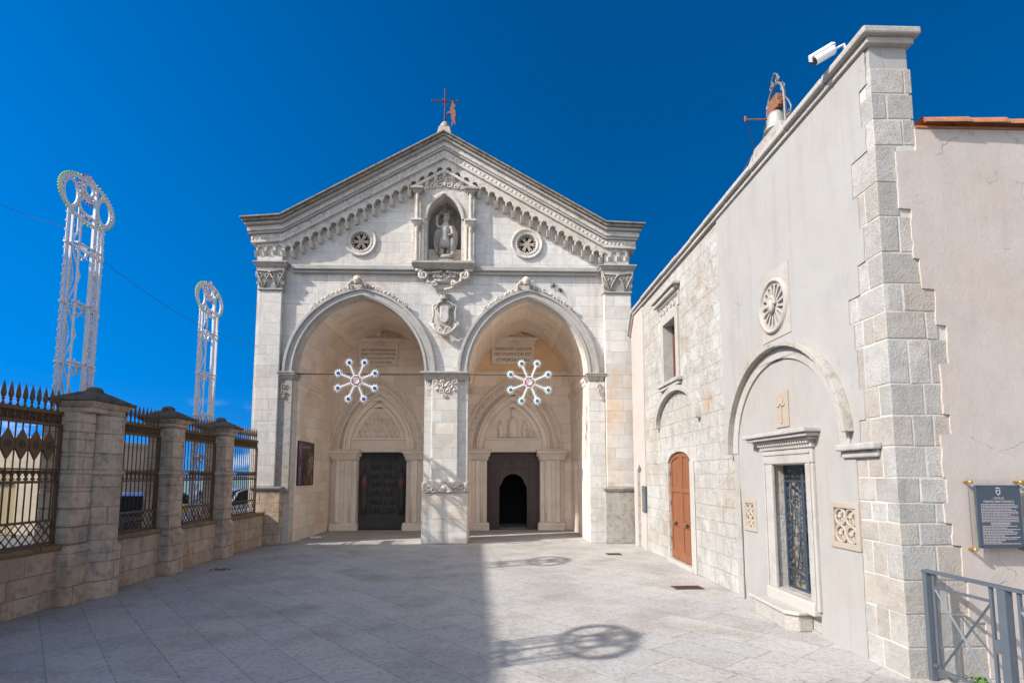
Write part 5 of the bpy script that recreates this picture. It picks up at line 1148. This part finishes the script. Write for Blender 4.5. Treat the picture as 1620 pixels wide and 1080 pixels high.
def fence(y0, y1, label, step=.125, ornate=True):
    e = empty('iron_fence', (XF, (y0+y1)/2, .95), label, 'iron fence', 'iron fence panels between the piers')
    x = XF
    def rl(z0, z1, t=.022, name='rail', mat='iron'): return MB().box(x-t, x+t, y0+.01, y1-.01, z0, z1).build(name, M[mat], e, bevel=.004)
    rl(.965, .995); rl(1.30, 1.335, .024); rl(1.885, 1.925, .026, mat='goldiron'); rl(2.085, 2.11, .018, mat='goldiron'); rl(2.76, 2.81, .028, mat='goldiron'); rl(2.94, 3.00, .034, mat='goldiron'); rl(2.812, 2.938, .006, 'ornament_band', 'darkrust')
    for y in (y0+.025, y1-.025): MB().box(x-.026, x+.026, y-.024, y+.024, .952, 2.76).build('end_post', M['iron'], e, bevel=.004)
    n = max(3, int(round((y1-y0-.1)/step))); st = (y1-y0-.1)/n
    ys = [y0+.05+st*(i+.5) for i in range(n)]
    bar0 = sp0 = None
    for y in ys:
        if bar0 is None:
            bar0 = MB().tube([(x, y, 1.336), (x, y, 2.76)], .0105, 7).build('bar', M['iron'], e, origin=(x, y, 1.336), smooth=True)
            sp = MB().lathe([(.012,0),(.024,.015),(.012,.03),(.012,.06),(.024,.075),(.012,.09),(.028,.12),(.033,.15),(.022,.24),(.002,.345)], (x, y, 3.001), 8); sp0 = sp.build('spear_finial', M['iron'], e, origin=(x, y, 3.001))
        else: part_copy(bar0, (0, y-ys[0], 0)); part_copy(sp0, (0, y-ys[0], 0))
    # lattice at the foot
    L = MB(); p = .30; k = int(math.ceil((y1-y0)/p)); st2 = (y1-y0-.05)/k
    for i in range(k):
        ya = y0+.025+st2*i; L.tube([(x-.008, ya, .995), (x-.008, ya+st2, 1.30)], .010, 5); L.tube([(x+.008, ya, 1.30), (x+.008, ya+st2, .995)], .010, 5)
        L.ball((x, ya+st2/2, 1.148), .03, .03, .03, 8, 6); L.ball((x, ya, 1.148 if False else 1.0), .024, .024, .024, 8, 6)
        if i: pass
    for i in range(k*2):
        ya = y0+.025+st2*i/2
        if i % 2 == 0: L.tube([(x, ya, 1.147), (x, ya+st2/2, 1.30)], .008, 5); L.tube([(x, ya, 1.147), (x, ya+st2/2, .995)], .008, 5); L.tube([(x, ya+st2/2, 1.30), (x, ya+st2, 1.147)], .008, 5); L.tube([(x, ya+st2/2, .995), (x, ya+st2, 1.147)], .008, 5)
    L.build('lattice', M['iron'], e)
    # ornaments: band of rosettes, row of little urns, row of pointed quatrefoils
    o = MB(); t = MB(); q = MB()
    for i, y in enumerate(ys):
        o.tube([(x+.012, y+.04*math.cos(a*PI/5), 2.875+.045*math.sin(a*PI/5)) for a in range(10)], .009, 5, closed=True); o.ball((x+.014, y, 2.875), .015)
        o.box(x-.010, x+.022, y+st/2-.008, y+st/2+.008, 2.812, 2.938)
        t.lathe([(.010,0),(.034,.015),(.014,.05),(.030,.10),(.046,.15)], (x, y, 1.928), 8); t.tube([(x, y+st*.5*math.cos(a*PI/6), 2.03+.045*math.sin(a*PI/6)) for a in range(7)], .008, 5)
        if ornate and i % 2 == 0:
            pts = []
            for a in range(24):
                th = 2*PI*a/24; c_, s_ = math.cos(th), math.sin(th); pts.append((y+.115*abs(c_)**2.1*(1 if c_ > 0 else -1)+.028*c_, 2.45+.19*abs(s_)**2.1*(1 if s_ > 0 else -1)+.03*s_))
            q.plate(pts, 'x', x-.012, x+.012); q.tube([(x+.014, y+.05*math.cos(a*PI/6), 2.45+.05*math.sin(a*PI/6)) for a in range(12)], .010, 5, closed=True); q.ball((x+.016, y, 2.45), .02)
            q.tube([(x, y+.08, 2.45), (x, y+2*st-.08, 2.45)], .014, 6)
    o.build('rosette_band', M['goldiron'], e); t.build('urn_band', M['goldiron'], e)
    if ornate: q.build('quatrefoil_row', M['iron'], e)
    return e
fence(4.6, 9.16, 'nearest and longest brown iron fence panel, with quatrefoil row, left of the double pier')
fence(10.24, 11.82, 'narrow spear topped iron fence panel right of the round half column', ornate=False)
fence(12.31, 14.14, 'spear topped iron fence panel between the two square piers', ornate=False)
fence(14.62, 16.60, 'farthest spear topped iron fence panel next to the church pilaster', ornate=False)

# ------------------------------------------------------------------ festival light towers
def light_tower():
    e = empty('light_tower', (-7.4, 10.12, 0), None, 'light tower', 'festival light towers beyond the fence')
    x, yc = -7.4, 10.12; hw = .43; zt = 6.62
    MB().box(x+.06, x+.12, yc+.05, yc+.11, 0, 7.05).build('pole', M['white'], e, bevel=.012)
    for sy in (-1, 1):
        for d in (0, .10): MB().box(x-.018, x+.018, yc+sy*(hw-d)-.017, yc+sy*(hw-d)+.017, 0, zt).build('rail', M['white'], e)
    z = .75
    while z < zt:
        MB().box(x-.024, x+.024, yc-hw-.05, yc+hw+.05, z, z+.035).build('crossbar', M['white'], e); z += 1.05
    bk = MB()
    for sy in (-1, 1): bk.box(x+.09, x+.115, yc+sy*(hw-.16)-.013, yc+sy*(hw-.16)+.013, 0, zt-.05)
    z = .75
    while z < zt:
        bk.box(x+.085, x+.12, yc-hw+.1, yc+hw-.1, z+.04, z+.07)
        for sy in (-1, 1): bk.box(x+.02, x+.088, yc+sy*(hw-.16)-.012, yc+sy*(hw-.16)+.012, z+.075, z+.10)
        z += 1.05
    bk.build('back_frame', M['white'], e)
    w_ = MB(); zz = MB()
    for sy in (-1, 1):
        for seg in range(6):
            z0 = .8+1.05*seg
            if z0+1.05 > zt+.2: break
            MB().tube([(x, yc+sy*(hw-.10-.10*math.sin(PI*i/8)), z0+.15+.62*i/8) for i in range(9)], .014, 5).build('wavy_lath', M['white'], e, smooth=True)
    i = 0; z = .78
    while z < zt-.3: 
        s_ = 1 if i % 2 else -1
        zz.tube([(x+.02, yc-.22+s_*.13, z), (x+.02, yc-.22-s_*.13, z+.525)], .016, 5); z += .525; i += 1
    zz.build('zigzag_lath', M['white'], e)
    for sy in (-1, 1):
        for off, o2 in ((.018, .055), (-.118, -.15)):
            bl = MB(); ya = yc+sy*(hw+off); yb = yc+sy*(hw+o2); side = [(x, ya, .2)]; z = .3
            while z < zt: side += [(x, ya, z-.012), (x, yb, z-.012), (x, yb, z+.012), (x, ya, z+.012)]; z += .16
            bl.tube(side+[(x, ya, zt)], .010, 5); bl.build('bulb_string', M['bulb_clear'], e)
    for k, z in enumerate((1.85, 2.90, 3.95, 5.0, 6.05)):
        s_ = MB(); s_.tube([(x-.03, yc+.0+.10*math.cos(a*PI/7), z-.05+.10*math.sin(a*PI/7)) for a in range(14)], .022, 5, closed=True)
        for a in range(8): q = a*PI/4; s_.tube([(x-.03, yc+.10*math.cos(q), z-.05+.10*math.sin(q)), (x-.03, yc+.16*math.cos(q), z-.05+.16*math.sin(q))], [.012,.016], 5)
        s_.build('star_ring', M['whiteled'], e)
    # scrolled head
    zc = 6.94; hd = MB(); colr = {'bulb_yellow': MB(), 'bulb_purple': MB(), 'bulb_orange': MB()}
    def loop(cy, cz, ry, rz, col, n=26, a0=0, a1=2*PI, out=1):
        full = abs(a1-a0-2*PI) < 1e-3
        P_ = [(x, cy+ry*math.cos(a0+(a1-a0)*i/n), cz+rz*math.sin(a0+(a1-a0)*i/n)) for i in range(n if full else n+1)]
        hd.tube(P_, .028, 6, closed=full)
        for i, p in enumerate(P_):
            a = a0+(a1-a0)*i/n; q = Vector((x, p[1]+out*.065*math.cos(a), p[2]+out*.065*math.sin(a)))
            hd.tube([p, (Vector(p)+q)/2], .014, 5); colr[col].tube([(Vector(p)+q)/2, q], [.016,.013], 5)
        colr[col].tube([(x, cy+(p[1]-cy)+out*.03*(p[1]-cy)/ry, cz+(p[2]-cz)+out*.03*(p[2]-cz)/rz) for p in P_], .005, 4, closed=full)
    loop(yc, zc, .66, .38, 'bulb_yellow', 54)
    loop(yc, zc+.22, .20, .22, 'bulb_purple', 22)
    loop(yc, zc+.22, .11, .12, 'bulb_orange', 10)
    loop(yc-.42, zc-.02, .17, .24, 'bulb_yellow', 20); loop(yc+.42, zc-.02, .17, .24, 'bulb_yellow', 20)
    loop(yc, zc-.10, .22, .16, 'bulb_orange', 14)
    for sy in (-1, 1): hd.tube([(x, yc+sy*.20, 6.3), (x, yc+sy*.20, zc+.36)], .016, 6)
    hd.build('scroll_head', M['whiteled'], e)
    for k, mb in colr.items(): mb.build('bulb_string', M[k], e)
    return e
T = light_tower()
tag(T, 'nearer tall white lattice light tower with scrolled bulb head, behind the double pier')
t2 = copy_tree(T); t2.location = (-7.4, 14.6, -.42); tag(t2, 'farther white lattice light tower with scrolled bulb head, behind the square piers')
t3 = copy_tree(T); t3.location = (-7.4, 3.6, 0.0); tag(t3, 'white light tower out of frame at the left, casting the round shadow on the paving')

# ------------------------------------------------------------------ hanging star luminarias
def star(cx, cz, y, r, cup, label):
    e = empty('star_luminaria', (cx, y, cz), label, 'star light', 'star lights hanging in the portico arches')
    h = MB(); h.tube([(cx+.17*math.cos(a*PI/10), y, cz+.17*math.sin(a*PI/10)) for a in range(20)], .018, 6, closed=True)
    h.tube([(cx+.075*math.cos(a*PI/6), y-.01, cz+.075*math.sin(a*PI/6)) for a in range(12)], .016, 6, closed=True)
    for a in range(8): q = a*PI/4; h.tube([(cx, y, cz), (cx+.17*math.cos(q), y, cz+.17*math.sin(q))], .015, 5)
    h.build('hub', M['whiteled'], e)
    b = MB()
    for a in range(12): q = a*PI/6; b.ball((cx+.115*math.cos(q), y-.03, cz+.115*math.sin(q)), .019, .019, .019, 6, 4)
    b.build('hub_bulbs', M['bulb_red'], e)
    for a in range(8):
        q = PI/8+a*PI/4; d = Vector((math.cos(q), 0, math.sin(q))); t = Vector((-math.sin(q), 0, math.cos(q))); c = Vector((cx, y, cz))
        A_ = MB(); r1 = r-.16
        A_.tube([c+d*.17, c+d*(r1-.03)], [.019,.023], 6)
        s_ = .22
        while s_ < r1-.03:
            for sg in (-1, 1): A_.tube([c+d*s_, c+d*(s_+.02)+t*sg*.058], [.012,.008], 5)
            s_ += .058
        o = A_.build('arm', M['whiteled'], e)
        C_ = MB(); cc = c+d*(r1+.055)
        C_.tube([cc+(d*math.cos(k*PI/6)+t*math.sin(k*PI/6))*.072 for k in range(12)], .024, 6, closed=True)
        for k in range(10): z = k*PI/5+PI/10; v_ = d*math.cos(z)+t*math.sin(z); C_.tube([cc+v_*.08, cc+v_*.142], [.017,.008], 5)
        C_.build('light_cup', M['whiteled'], o)
        B_ = MB()
        for k in range(5): z = k*2*PI/5; v_ = d*math.cos(z)+t*math.sin(z); B_.ball(cc+v_*.030+Vector((0,-.02,0)), .024, .024, .024, 6, 4)
        B_.build('bulb', M[cup], o)
    return e
star(-4.16, 4.83, 17.02, .70, 'bulb_blue', 'white eight armed star light with blue centred tips, in the left arch')
star(1.04, 4.81, 17.02, .72, 'bulb_green', 'white eight armed star light with green centred tips, in the right arch')
tag(MB().tube([(-6.12,17.30,5.08), (-2.1,17.30,5.09)], .022, 8).build('tie_rod', M['darkrust'], origin=(-4.1,17.3,5.08)), 'dark iron tie rod spanning the left arch', 'tie rod', 'tie rods across the portico arches')
tag(MB().tube([(-.92,17.30,5.09), (2.87,17.30,5.06)], .012, 8).build('tie_rod', M['darkrust'], origin=(1,17.3,5.07)), 'thinner dark iron tie rod spanning the right arch', 'tie rod', 'tie rods across the portico arches')
def wire(p, q, sag, r=.0045, n=14): 
    p, q = Vector(p), Vector(q); return MB().tube([p.lerp(q, i/n)-Vector((0,0,sag*4*(i/n)*(1-i/n))) for i in range(n+1)], r, 5)
tag(wire((-14.0,12.0,10.2), (-7.4,10.2,6.4), .5).build('cable', M['cable'], origin=(-7.6,10.5,6.5)), 'thin dark cable running from upper left to the nearer light tower', 'cable')
tag(wire((-7.4,10.2,6.1), (-7.2,17.1,5.9), .3, .005).build('cable', M['cable'], origin=(-7.6,10.5,6.2)), 'thin dark cable between the nearer light tower and the church corner', 'cable')

# ------------------------------------------------------------------ statue in the niche
def skin_body(name, verts, edges, radii, mat, parent, origin, sub=2):
    me = bpy.data.meshes.new(name); org = Vector(origin); me.from_pydata([Vector(v)-org for v in verts], edges, []); me.update()
    o = bpy.data.objects.new(name, me); COL.objects.link(o)
    sk = o.modifiers.new('skin', 'SKIN'); me.skin_vertices.new() if not me.skin_vertices else None
    for i, r in enumerate(radii):
        r = r if isinstance(r, tuple) else (r, r); me.skin_vertices[0].data[i].radius = r
        me.skin_vertices[0].data[i].use_root = (i == 0)
    sb = o.modifiers.new('sub', 'SUBSURF'); sb.levels = sub; sb.render_levels = sub
    me.materials.append(mat); o.parent = parent
    return o
sx0, sy0, sz0 = -1.585, 17.42, 8.72
ST = empty('statue', (sx0, sy0, 8.60), 'weathered stone winged archangel statue standing in the gable niche', 'statue')
def P3(x, y, z): return (sx0+x, sy0+y, sz0+z)
V = [P3(0,0,.72), P3(0,0,.88), P3(0,-.01,1.05), P3(.0,-.01,1.16), P3(.01,-.03,1.25), P3(.015,-.05,1.34),
     P3(-.085,0,.66), P3(-.10,-.05,.38), P3(-.10,0,.06), P3(-.12,-.08,.02),
     P3(.085,0,.66), P3(.09,-.02,.38), P3(.09,.02,.06), P3(.11,-.07,.02),
     P3(-.17,0,1.09), P3(-.27,-.02,1.16), P3(-.27,-.06,1.38), P3(-.24,-.08,1.46),
     P3(.17,0,1.09), P3(.25,-.03,.90), P3(.16,-.15,.80), P3(.11,-.18,.79)]
E_ = [(0,1),(1,2),(2,3),(3,4),(4,5),(0,6),(6,7),(7,8),(8,9),(0,10),(10,11),(11,12),(12,13),(3,14),(14,15),(15,16),(16,17),(3,18),(18,19),(19,20),(20,21)]
RD = [(.13,.11),(.12,.10),(.14,.11),(.10,.08),.055,.075,.10,.075,.05,.045,.10,.075,.05,.045,.065,.055,.045,.04,.065,.055,.045,.04]
skin_body('body', V, E_, RD, M['carved_grey'], ST, (sx0, sy0, 8.60))
for ch in ST.children: ch.location = (0,0,0)
b = MB().box(sx0-.26, sx0+.26, sy0-.20, sy0+.16, 8.605, 8.73); b.build('base', M['carved_grey'], ST, bevel=.03)
b = MB().lathe([(.20,.42),(.19,.60),(.135,.78),(.15,.90),(.155,1.06),(.11,1.15)], (sx0, sy0, sz0), 18)
for k in range(14): a = 2*PI*k/14; b.tube([(sx0+.19*math.cos(a), sy0+.16*math.sin(a), sz0+.38), (sx0+.135*math.cos(a), sy0+.12*math.sin(a), sz0+.74)], [.035,.02], 6)
b.build('armour_skirt', M['carved_grey'], ST, smooth=True)
b = MB(); b.tube([P3(.16,-.06,1.12), P3(.25,-.04,.8), P3(.22,-.08,.4), P3(.20,-.05,.08)], [.05,.075,.08,.05], 8); b.tube([P3(-.14,.04,1.1), P3(-.17,.10,.7), P3(-.15,.08,.2)], [.05,.09,.07], 8); b.build('cloak', M['carved_grey'], ST, smooth=True)
for sx in (-1, 1):
    pts = [(.06,1.10),(.16,1.20),(.27,1.16),(.36,.98),(.38,.72),(.34,.46),(.27,.30),(.22,.46),(.17,.75),(.10,.95)]
    b = MB().plate([(sx0+sx*x, sz0+z-(.06 if sx < 0 else 0)) for x, z in pts], 'y', sy0+.02, sy0+.10)
    for k in range(6): b.tube([(sx0+sx*(.16+.03*k), sy0+.02, sz0+1.08-.03*k), (sx0+sx*(.25+.02*k), sy0+.0, sz0+.40+.07*k)], [.028,.012], 5)
    b.build('wing', M['carved_grey'], ST, bevel=.01)
b = MB().ball(P3(.015,-.05,1.37), .085, .09, .11, 14, 10); b.ball(P3(.02,-.14,1.36), .018, .03, .028); b.ball(P3(.02,-.125,1.31), .03, .018, .012)
for sx in (-1, 1): b.ball(P3(.02+sx*.033,-.125,1.39), .016, .012, .012)
b.build('face', M['carved_grey'], ST, smooth=True)
b = MB()
for k in range(40):
    a = random.uniform(0, 2*PI); z = random.uniform(-.06, .10)
    if -2.4 < a-PI*0 and math.sin(a) < -.55 and z < .04: continue
    r = .09*math.sqrt(max(.05, 1-(z/.13)**2)); b.ball(P3(.015+r*math.cos(a), -.045+r*math.sin(a), 1.40+z), .03, .03, .03, 6, 4)
b.build('hair', M['carved_grey'], ST, smooth=True)
b = MB().lathe([(.085,0),(.095,.03),(.10,.04)], P3(.015,-.05,1.46), 14)
for k in range(8): a = 2*PI*k/8; b.tube([P3(.015+.095*math.cos(a), -.05+.095*math.sin(a), 1.49), P3(.015+.12*math.cos(a), -.05+.12*math.sin(a), 1.57)], [.018,.008], 5)
b.build('crown', M['crown'], ST)
b = MB(); b.tube([P3(-.24,-.10,1.44), P3(-.02,-.12,1.66), P3(.04,-.12,1.72)], [.014,.012,.004], 6); b.tube([P3(-.30,-.10,1.48), P3(-.19,-.10,1.42)], .012, 6); b.build('sword', M['crown'], ST)
b = MB(); b.tube([P3(.22,-.10,.16), P3(.10,-.16,.08), P3(-.06,-.14,.10), P3(-.18,-.10,.06)], [.06,.08,.07,.03], 8); b.ball(P3(.24,-.12,.20), .07, .07, .06); b.build('vanquished_figure', M['carved_grey'], ST, smooth=True)
# ------------------------------------------------------------------ cross on the apex
CR = empty('roof_cross', (AX, 17.0, 12.85), 'dark rusty iron cross with a weathervane figure on the gable apex', 'cross')
b = MB().lathe([(.17,0),(.20,.05),(.12,.10),(.14,.15),(.10,.22),(.04,.27)], (AX, 17.0, 12.83), 16); b.build('stone_base', M['relief_tan'], CR, smooth=True)
b = MB().frus(AX-.26, AX+.26, 16.75, 17.6, 12.42, AX-.17, AX+.17, 16.8, 17.5, 12.84); b.build('stone_block', M['trim'], CR, bevel=.02)
b = MB().tube([(AX, 17.0, 13.08), (AX, 17.0, 14.18)], .022, 8); b.tube([(AX-.40, 17.0, 13.80), (AX+.40, 17.0, 13.80)], .020, 8)
for (dx, dz) in ((-.40,0),(.40,0),(0,.38)): b.ball((AX+dx, 17.0, 13.80+dz), .038, .03, .038)
for k in range(8):
    a = PI/8+k*PI/4 if False else PI/4+k*PI/2 if k < 4 else PI/8+k*PI/4
    b.tube([(AX, 17.0, 13.80), (AX+.16*math.cos(a), 17.0, 13.80+.16*math.sin(a))], [.010,.004], 5)
b.ball((AX, 17, 13.2), .04, .04, .07); b.build('iron_cross', M['darkrust'], CR)
vp = [(.24,.90),(.30,.92),(.28,.80),(.34,.80),(.35,.72),(.29,.66),(.35,.58),(.37,.44),(.33,.30),(.37,.20),(.34,.10),(.30,.22),(.27,.12),(.24,.04),(.22,.12),(.25,.24),(.21,.36),(.22,.48),(.10,.50),(.02,.44),(.10,.54),(.20,.56),(.17,.66),(.22,.74)]
MB().plate([(AX+x*.92, 12.90+z) for x, z in vp], 'y', 16.985, 17.005).build('weathervane', M['rust'], CR, bevel=.003)
# ------------------------------------------------------------------ covers in the paving
def cover(c, sx, sy, rot, label):
    o = MB().box(-sx/2, sx/2, -sy/2, sy/2, .003, .012)
    b = MB(); 
    for v_ in o.v: pass
    e = o.build('drain_cover', M['darkrust'], bevel=.002); e.location = (c[0], c[1], 0); e.rotation_euler = (0,0,rot)
    r = MB()
    for k in range(5): r.box(-sx/2+.04, sx/2-.04, -sy/2+.03+k*(sy-.06)/5, -sy/2+.03+k*(sy-.06)/5+.02, .0125, .018)
    rr = r.build('rib', M['darkrust']); rr.parent = e
    tag(e, label, 'drain cover', 'iron drain covers in the paving')
cover((3.46,10.36), .52, .30, .05, 'rusty iron drain cover beside the wooden door, nearest the viewer')
cover((3.05,14.75), .38, .30, .0, 'small dark drain cover near the right church pilaster')
v = MB()
for k in range(26): v.ball((-5.85+random.gauss(0,.10), 12.6+random.gauss(0,.08), .012), .022, .018, .010, 5, 4)
tag(v.build('leaf_litter', M['rust'], origin=(-5.85,12.6,0)), 'small heap of rusty dry leaves at the pier foot', 'dry leaves', kind='stuff')
tag(MB().box(-5.95,-5.60,18.75,18.90,.004,.05).build('paper_scrap', M['white'], origin=(-5.8,18.8,0)), 'pale scrap lying on the portico floor below the poster', 'scrap')

# ------------------------------------------------------------------ beyond the fence
H_ = empty('townhouse', (-18, 20, 0), 'cream low townhouse with olive arched door beyond the fence', 'house')
da = [(-18.6,0)] + [(-17.45+1.15*math.cos(PI-PI*i/12), 1.75+.62*math.sin(PI*i/12)) for i in range(13)] + [(-16.3,0)]
MB().plate([(-24,0)] + da + [(-14.7,0),(-14.7,3.15),(-24,3.15)], 'y', 20.0, 20.3).build('wall', M['town'], H_)
MB().box(-24,-14.7,20.3,26,0,3.15).build('body', M['town'], H_)
MB().box(-24.1,-14.6,19.9,26.1,3.152,3.32).build('roof_edge', M['town'], H_, bevel=.02)
MB().plate([(da[0][0]+.01,0)]+[(x,z-.01) for x,z in da[1:-1]]+[(da[-1][0]-.01,0)], 'y', 20.16, 20.22).build('garage_door', M['olive'], H_)
for k in range(9): MB().box(-18.5+.26*k, -18.48+.26*k, 20.15, 20.159, .05, 2.0).build('plank_strip', M['town'], H_)
MB().box(-17.2,-16.6,20.10,20.158,1.70,1.80).build('letter_slot', M['black'], H_)
MB().box(-15.3,-14.95,19.9,19.998,0,3.15).build('pilaster', M['town'], H_)
SG = empty('parking_sign', (-12.6, 16.6, 0), 'round blue and red no parking sign with white plates on a grey pole', 'sign')
MB().tube([(-12.6,16.6,0),(-12.6,16.6,2.45)], .04, 8).build('pole', M['greyiron'], SG)
MB().lathe([(.20,0),(.20,-.02)], (-12.6,16.55,2.25), 24, 'y').build('red_disc', M['signred'], SG); MB().lathe([(.155,0),(.155,-.012)], (-12.6,16.528,2.25), 24, 'y').build('blue_disc', M['signblue'], SG)
MB().tube([(-12.71,16.512,2.36),(-12.49,16.512,2.14)], .022, 4).build('red_bar', M['signred'], SG)
o = MB().box(-12.78,-12.42,16.53,16.55,1.60,1.98).build('white_plate', M['white'], SG); o = MB().box(-12.82,-12.38,16.53,16.55,1.30,1.54).build('white_plate', M['white'], SG)
def car(cx, cy, paint, label):
    e = empty('parked_car', (cx, cy, 0), label, 'car', 'cars parked beyond the fence')
    side = [(-1.95,.35),(-2.0,.62),(-1.93,.88),(-1.35,.96),(1.55,.98),(1.98,.86),(2.02,.5),(1.95,.35)]      # along y
    prof = [(-1.30,.97),(-.70,1.42),(-.1,1.50),(.9,1.46),(1.65,1.0)]
    b = MB().plate([(cy+y, z) for y, z in side], 'x', cx-.84, cx+.84); b.build('body', paint, e, bevel=.10, seg=3)
    b = MB(); b.plate([(cy+y, z) for y, z in prof], 'x', cx-.70, cx+.70); b.build('cabin', M['carglass'], e, bevel=.08, seg=3)
    b = MB(); b.add([(cx+sx*.60, cy+y, z+.012) for sx in (-1,1) for y, z in prof[1:4]], [(0,1,4,3),(1,2,5,4)]); b.add([(cx+sx*.60, cy+y, z+.04) for sx in (-1,1) for y, z in prof[1:4]], [(0,1,4,3),(1,2,5,4)]); b.build('roof', M['carsilver'], e)
    for sx in (-1, 1):
        b = MB(); b.tube([(cx+sx*.72, cy+y, z) for y, z in prof], .035, 6); b.tube([(cx+sx*.715, cy+.25, .97), (cx+sx*.70, cy+.25, 1.49)], .03, 6); b.build('pillar', paint, e)
        for y in (-1.25, 1.25):
            w_ = MB().lathe([(.20,-.1),(.31,-.1),(.33,-.05),(.33,.05),(.31,.1),(.20,.1)], (cx+sx*.76, cy+y, .33), 20, 'x').build('wheel', M['rubber'], e); MB().lathe([(.19,-.102),(.19,.102)], (cx+sx*.76, cy+y, .33), 16, 'x').build('rim', M['rim'], w_)
        MB().ball((cx+sx*.55, cy-1.95, .70), .18, .06, .08).build('headlight', M['glass'], e, smooth=True)
    return e
car(-9.9, 16.4, M['carpaint'], 'dark teal parked car seen between the double pier and middle pier')
car(-9.9, 21.5, M['carsilver'], 'silver blue parked car behind the panel between the square piers')
o = empty('advertising_board', (-8.55, 16.3, 0), 'white board painted yellow and red, leaning behind the fence between the square piers', 'sign')
MB().box(-9.0,-8.1,16.30,16.33,.05,1.22).build('panel', M['white'], o); MB().plate([(-8.75,1.0),(-8.25,1.0),(-8.2,1.2),(-8.6,1.2)], 'y', 16.285, 16.298).build('yellow_shape', M['yellow'], o); MB().plate([(-8.55,.3),(-8.25,.3),(-8.15,.9),(-8.35,.95)], 'y', 16.285, 16.298).build('red_shape', M['signred'], o)
o = empty('hoarding', (-15, 27, 0), 'white panel hoarding along the far side of the road', 'hoarding')
for k in range(9): MB().box(-23+1.45*k, -23+1.45*k+1.38, 27, 27.05, .1, 1.05).build('panel', M['white'], o)
for k in range(10): MB().box(-23.07+1.45*k, -23.01+1.45*k, 26.98, 27.08, 0, 1.1).build('post', M['greyiron'], o)
# the tall building left of the frame whose roof edge shades half the square
BT = empty('tall_building', (-17, 2, 0), 'pale stone building left of the frame that shades the paving', 'building')
MB().plate([(-22,-4),(-13.86,-4),(-14.41,11.3),(-22,11.3)], 'z', 0, 11.0).build('wall', M['town'], BT); MB().plate([(-22.2,-4.2),(-13.78,-4.2),(-14.33,11.35),(-22.2,11.35)], 'z', 11.002, 11.2).build('cornice', M['trim'], BT)
for k in range(5):
    for z in (2, 6): MB().box(-14.6, -13.84-.036*(2.8*k+1), -3+2.8*k, -1.8+2.8*k, z, z+2).build('window', M['glass'], BT)
